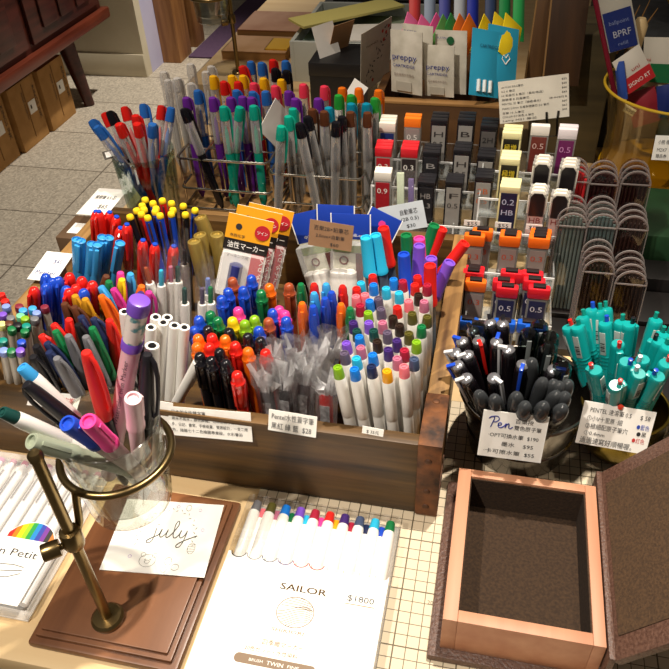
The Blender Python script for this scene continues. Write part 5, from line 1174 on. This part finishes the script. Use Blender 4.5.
# long price list on a clip
c3, w_, h_ = card('price_list', 'printed white price list on a wire clip above the lead cases', 'price list', ((497,82),(567,74),(571,116),(501,124)), (5, 49.5, 20), 78, 0, m=mottled('grey_white_card', 'c8c2b4', 'd4cec0', 20),
  lines=[('uni 0.2/0.3/0.5筆芯', .04, .84, .06, .32), ('$55', .9, .88, .06, .07), ('0.5 A 筆芯', .04, .74, .06, .2), ('$55', .9, .78, .06, .07), ('Hi 石墨芯 B 筆芯（長效/高品）', .04, .64, .06, .6), ('$60', .9, .68, .06, .07), ('施德樓 B 石墨筆芯', .04, .54, .06, .4), ('$65', .9, .58, .06, .07), ('PENTEL 芯 筆芯（極細/柔化）', .04, .44, .06, .56), ('2B-4H/$75 B', .72, .47, .06, .25), ('MARS 2.0mm 石墨製圖筆芯 2.0 筆芯', .04, .33, .06, .68), ('$60', .9, .37, .06, .07), ('百樂 10 入筆芯', .04, .22, .06, .32), ('$62', .9, .27, .06, .07), ('COLOR 0.7 彩色 A 筆芯', .04, .13, .06, .46), ('$45', .9, .17, .06, .07), ('Lamy M21 筆芯', .04, .04, .06, .5)])
link('wire_clip', MB().tube([(w_*.68, h_*.17, .15), (w_*.68, -.2, .15), (w_*.69, -2.2, -.3), (w_*.82, -2.2, -.3), (w_*.83, -.2, .15), (w_*.85, h_*.17, .15)], .14, 6).mesh(metal('4a4846', .3)), c3)
# leaning planks
PLK = wood('dark_plank', '2a190c', '4a2e16', 'y', 3, .5); PLE = wood('plank_edge', '7a5a34', 'a07c4e', 'y', 3, .5)
def plank(q, y, label, yaw, m, tilt=82, th=1.6):
    M, w_, h_ = rect_px(*q, (8, y, 12), tilt, yaw); r = empty('wooden_plank', M, label, 'plank')
    link('board', boxmesh(0, w_, 0, h_, -th, 0, m, .1), r)
    link('light_edge', boxmesh(-.02, .22, 0, h_, -.1, .05, PLE), r)
plank(((548,-6),(566,-4),(530,80),(514,80)), 74, 'narrow brown plank leaning right of the blue packets', 0, wood('mid_plank', '4a3018', '6a4a26', 'y', 3, .5))
plank(((566,-6),(604,-6),(566,84),(528,84)), 72, 'wide dark plank leaning behind the printed price list', 0, PLK)
bxo = link('wooden_box', boxmesh(9, 19.5, 76, 90, -.15, 20, wood('olive_box_wood', '38301c', '54482c', 'x', 3, .6), .3)); tag(bxo, 'brown wooden box behind the printed price list', 'box')
bxo.matrix_world = at(0, 0, 0)

# ================================================================ amber jar
jr = empty('glass_jar', at(28.4, 69.5, -.15), 'big flared glass jar with an amber base holding pen packets', 'jar')
AM = glass('e6d68a', edge=.7)
link('amber_base', MB().lathe([(0, 0), (8.2, 0), (9.3, .6), (9.6, 2), (9.2, 3.6), (8, 3.9), (0, 3.9)], 56).mesh(clear('d8a410', .75, .05)), jr, None, 'amber base')
link('wall', MB().lathe([(9.3, 2), (9.0, 4.2), (8.8, 8), (9.6, 13), (10.6, 15.6), (10.4, 15.6), (9.4, 13), (8.6, 8), (8.7, 4)], 56).mesh(glass('f0e8c8', edge=.85)), jr)
link('rim', MB().tube([(10.5*math.cos(2*math.pi*i/56), 10.5*math.sin(2*math.pi*i/56), 15.6) for i in range(56)], .2, 8, closed=True).mesh(plastic('c8a428', .3)), jr, None, 'golden rim')
o, w_, h_ = card('price_tag', 'tiny 35 dollar tag stuck on the golden rim of the jar', 'price tag', ((625.5,104),(636,110),(633,117),(623,111)), (21.5, 64.5, 15.3), 75, -20, lines=[('$35', .15, .25, .6, .7)])
o, w_, h_ = card('price_card', 'white card with two printed lines leaning on the jar at the right edge', 'price card', ((655,135),(690,137),(690,161),(652,160)), (26, 57, 8), 78, 0, lines=[('小熊 橡皮擦', .1, .66, .2, .5), ('M2X7  $60', .1, .35, .2, .5), ('贈品券', .1, .1, .18, .3)])
def jp(q, y, c, label, yaw=0, tilt=82, **k):
    r, w_, h_ = pouch(q, y, c, label, yaw, tilt, name='pen_packet', **k); r['group'] = 'packets in the amber jar'; return r, w_, h_
r, w_, h_ = jp(((588,-20),(628,-26),(637,42),(611,56)), 71, 'b8b4a8', 'pen refill packet with a navy block reading BPRF, standing highest', 0)
plate(r, 'navy_block', w_*.12, w_*.96, h_*.02, h_*.56, .46, plastic('1c2c6c', .4), .04)
lettering(r, [('BPRF', w_*.3, h_*.2, h_*.13, w_*.55)], plastic('b0b4c0', .4), .54); lettering(r, [('ballpoint', w_*.25, h_*.38, h_*.08, w_*.6), ('refill', w_*.4, h_*.08, h_*.07, w_*.3)], plastic('7a86b0', .4), .54)
lettering(r, [('C. mall', w_*.2, h_*.78, h_*.09, w_*.5)], plastic('1c2c6c', .4), .5)
link('white_pens', MB().tube([(0, -6, .2), (0, h_*.9, .2)], .35, 10).mesh(clear('8a2034', .7)), r)
r, w_, h_ = jp(((612,60),(641,46),(652,74),(628,96)), 69, 'd6d0c4', 'white refill packet with a broad red band in the amber jar', -8)
plate(r, 'red_band', 0, w_, 0, h_*.42, .46, plastic('c02a30', .4), .04); lettering(r, [('uni', w_*.4, h_*.5, h_*.16, w_*.3)], plastic('b03030', .4), .5); lettering(r, [('SIGNO RT', w_*.1, h_*.14, h_*.16, w_*.8)], PAPER, .53)
r, w_, h_ = jp(((638,40),(672,36),(676,90),(648,84)), 72, 'd0cabc', 'white refill packet with a green block in the amber jar', 0)
plate(r, 'green_block', w_*.3, w_, h_*.12, h_*.5, .46, plastic('1c6a40', .4), .04); lettering(r, [('uni', w_*.1, h_*.55, h_*.1, w_*.2)], plastic('b03030', .4), .5)
r, w_, h_ = jp(((613,64),(621,60),(630,100),(620,98)), 68, '2a4a9a', 'narrow blue-bottomed packet at the left inside the amber jar', 0)
r, w_, h_ = jp(((625,95),(655,85),(662,120),(634,128)), 70, '8a2430', 'dark red packet low inside the amber jar', 0)
r, w_, h_ = jp(((655,85),(680,84),(680,112),(660,120)), 68, '1c2c6c', 'navy packet with a pale round print inside the amber jar', 0)
T = WY(641, 18, 76); tag(link('wooden_spatula', MB().tube([(0, 0, -18), (0, 0, 0), (.1, 0, 5), (.1, 0, 6)], [.6, .75, 1.1, .6], 12).mesh(plastic('d8bc8a', .5)), None, at(*(T-np.array([0, 0, 6])))), 'pale wooden handle sticking up behind the refill packets', 'handle')
for k, (u, v, u2, v2) in enumerate(((628,30,640,5),(634,34,650,0),(645,26,658,8),(632,22,630,-10))):
    a, b = WY(u, v, 78), WY(u2, v2, 78); dn = a+(a-b)*1.0
    o = link('dried_stem', MB().tube([tuple(dn), tuple(a), tuple(b)], [.12, .16, .05], 6).mesh(plastic('8a6230', .7))); tag(o, f'brown dried stem behind the refill packets, {["leftmost at its foot", "most upright", "nearest the pale handle", "shortest"][k]}', 'stem', 'dried stems')
bw = link('yellow_bowl', MB().lathe([(0, 0), (3.5, 0), (6, 2), (8, 5), (7.8, 5), (5.8, 2.2), (0, .4)], 40).mesh(plastic('e8b418', .3)), None, at(34, 92, 18)); tag(bw, 'bright yellow bowl at the upper right corner', 'bowl')
sh_ = link('dark_shelf', MB().box(18, 60, 82, 110, -.15, 17.8).mesh(mottled('dark_grey_cloth', '26282a', '34363a', 40), .3)); tag(sh_, 'dark grey cabinet behind the amber jar', 'cabinet')

# ================================================================ back left: trays, notebooks, stand
KN = mottled('kraft_notebook', 'b98c5e', 'caa078', 14, 3, .7); KP = plastic('a87c48', .7)
def notebooks(x, y, w_, d_, z, label, m=KN, th=2.0):
    r = empty('notebook', at(x, y, z), label, 'notebook', 'kraft notebooks on the side table')
    link('cover', MB().box(0, w_, 0, d_, th-.15, th).box(0, w_, 0, d_, 0, .15).box(0, .15, 0, d_, 0, th).mesh(m), r)
    link('page_block', boxmesh(.15, w_-.15, .12, d_-.12, .15, th-.15, KP), r)
notebooks(-57, 115.2, 14.5, 10.3, 0, 'lower kraft notebook stack nearest the brass pole')
notebooks(-57, 126.5, 15, 14, 0, 'thick kraft notebook behind the lower one', mottled('pink_kraft', 'b8866a', 'c89a7e', 14, 3, .7), 3)
notebooks(-47.5, 116.5, 5, 7, 2.0, 'small yellow paper pad lying on the kraft notebook', plastic('e0b030', .6), .3)
tr = empty('white_tray', at(-38.3, 104.6, 0), 'open white box of prints and yellow papers on the rear table', 'tray')
WT = mottled('white_lacquer', 'c4ccc8', 'd2d8d4', 8, 3, .5)
link('side', boxmesh(0, .8, 0, 27, 0, 8, WT, .08), tr); link('side', boxmesh(27.2, 28, 0, 27, 0, 8, WT, .08), tr); link('end', boxmesh(.8, 27.2, 0, .8, 0, 8, WT, .08), tr); link('end', boxmesh(.8, 27.2, 26.2, 27, 0, 8, WT, .08), tr); link('bottom', boxmesh(.8, 27.2, .8, 26.2, 0, .5, WT), tr)
tag(link('print', boxmesh(0, 20, 0, 17, 0, .8, mottled('landscape_print', '4a6a6a', 'a8b8a0', 6, 3, .4), .02), None, at(-36.5, 108, 6.4)), 'glossy blue green landscape print in the white box', 'print')
tag(link('paper_sheet', boxmesh(0, 15, 0, 10, 0, .3, PAPER), None, at(-27, 104.9, 8.1, 8)), 'blank white sheet across the front of the white box', 'paper')
for k in range(5):
    M, w_, h_ = rect_px((360-k*.4,-8), (376,-1), (332,34), (317,25), (-26, 115, 8.2+k*.5), 0)
    tag(link('paper_pad', boxmesh(0, w_, 0, h_, -.45, 0, plastic(('c0ac5a', 'e2d88a', 'cfc06a', 'e6dc96', 'e4da84')[k], .7))), f'pale yellow paper pad in the white box, {["lowest", "second lowest", "middle one", "second highest", "topmost"][k]} of five', 'paper pad', 'yellow paper pads').matrix_world = M
bb = empty('black_box', at(-30.2, 88, -.15), 'matt black box behind the right wire rack', 'box')
link('body', boxmesh(0, 10.6, 0, 10.6, 0, 10, plastic('141415', .5), .15), bb); link('lid', boxmesh(-.1, 10.7, -.1, 10.7, 7.8, 10.15, plastic('18181a', .45), .15), bb)
tcd = empty('tent_card', at(-28.6, 90, 10.0), 'folded white tent card standing on the black box', 'card')
link('front_leaf', boxmesh(0, 5, 0, 5.4, 0, .08, PAPER), tcd, at(0, 0, 0, 55, 70)); link('back_leaf', boxmesh(0, 5, 0, 5.4, 0, .08, KN), tcd, at(.8, 3.2, 0, 55, 110))
c4, w_, h_ = card('floral_card', 'tall cream card with flower drawings leaning left of the white packets', 'card', ((361,38),(392,13),(389,78),(361,91)), (-17, 72, 10), 86, 42, m=mottled('cream_card', 'b0a896', 'c0b8a6', 20), fit=True)
mb = MB(); rnd = random.Random(3)
for k in range(26):
    a = k/25; x = w_*(.25+.65*a+rnd.uniform(-.12, .12)); y = h_*(.12+.75*a+rnd.uniform(-.08, .08)); t = rnd.uniform(0, 3)
    mb.add([(x, y, .02), (x+.3*math.cos(t), y+.3*math.sin(t), .02), (x+.7*math.cos(t+.3), y+.7*math.sin(t+.3), .02), (x+.3*math.cos(t+.8), y+.3*math.sin(t+.8), .02)], [(0, 1, 2, 3)])
link('drawn_leaves', mb.mesh(plastic('3a4048', .6)), c4)
mb = MB()
for x, y in ((.7, .85), (.82, .8), (.75, .7), (.9, .88), (.4, .12)): mb.lathe([(.28, .02), (.0, .03)], 10, Matrix.Translation((w_*x, h_*y, 0)))
link('drawn_berries', mb.mesh(plastic('a83a30', .6)), c4)
lettering(c4, [('THANKS', w_*.15, h_*.72, h_*.05, w_*.4)], plastic('6a6258', .6))
dk = link('dark_tray', MB().box(0, 30, 0, 14, 0, 5).box(2, 28, 2, 12, 5, 5.2).mesh(plastic('17181a', .4), .3), None, at(-40, 141, 0)); tag(dk, 'dark tray at the far end of the rear table', 'tray')
stand(-51.0, 108.0, 0, -3.2, -2.0, 19.6, 15.9, 4.0, (3.1, 3.75), (11.0, 19.0), 'second brass stand at the back beside the kraft notebooks', 'glass held by the rear brass stand, cut by the top edge')
tag(pen('felt_pen', felt('blue')[0], (-53.5, 106.2, 12.1), nrm((.25, .1, 1)), 0), 'blue-capped pen in the rear glass', 'pen')
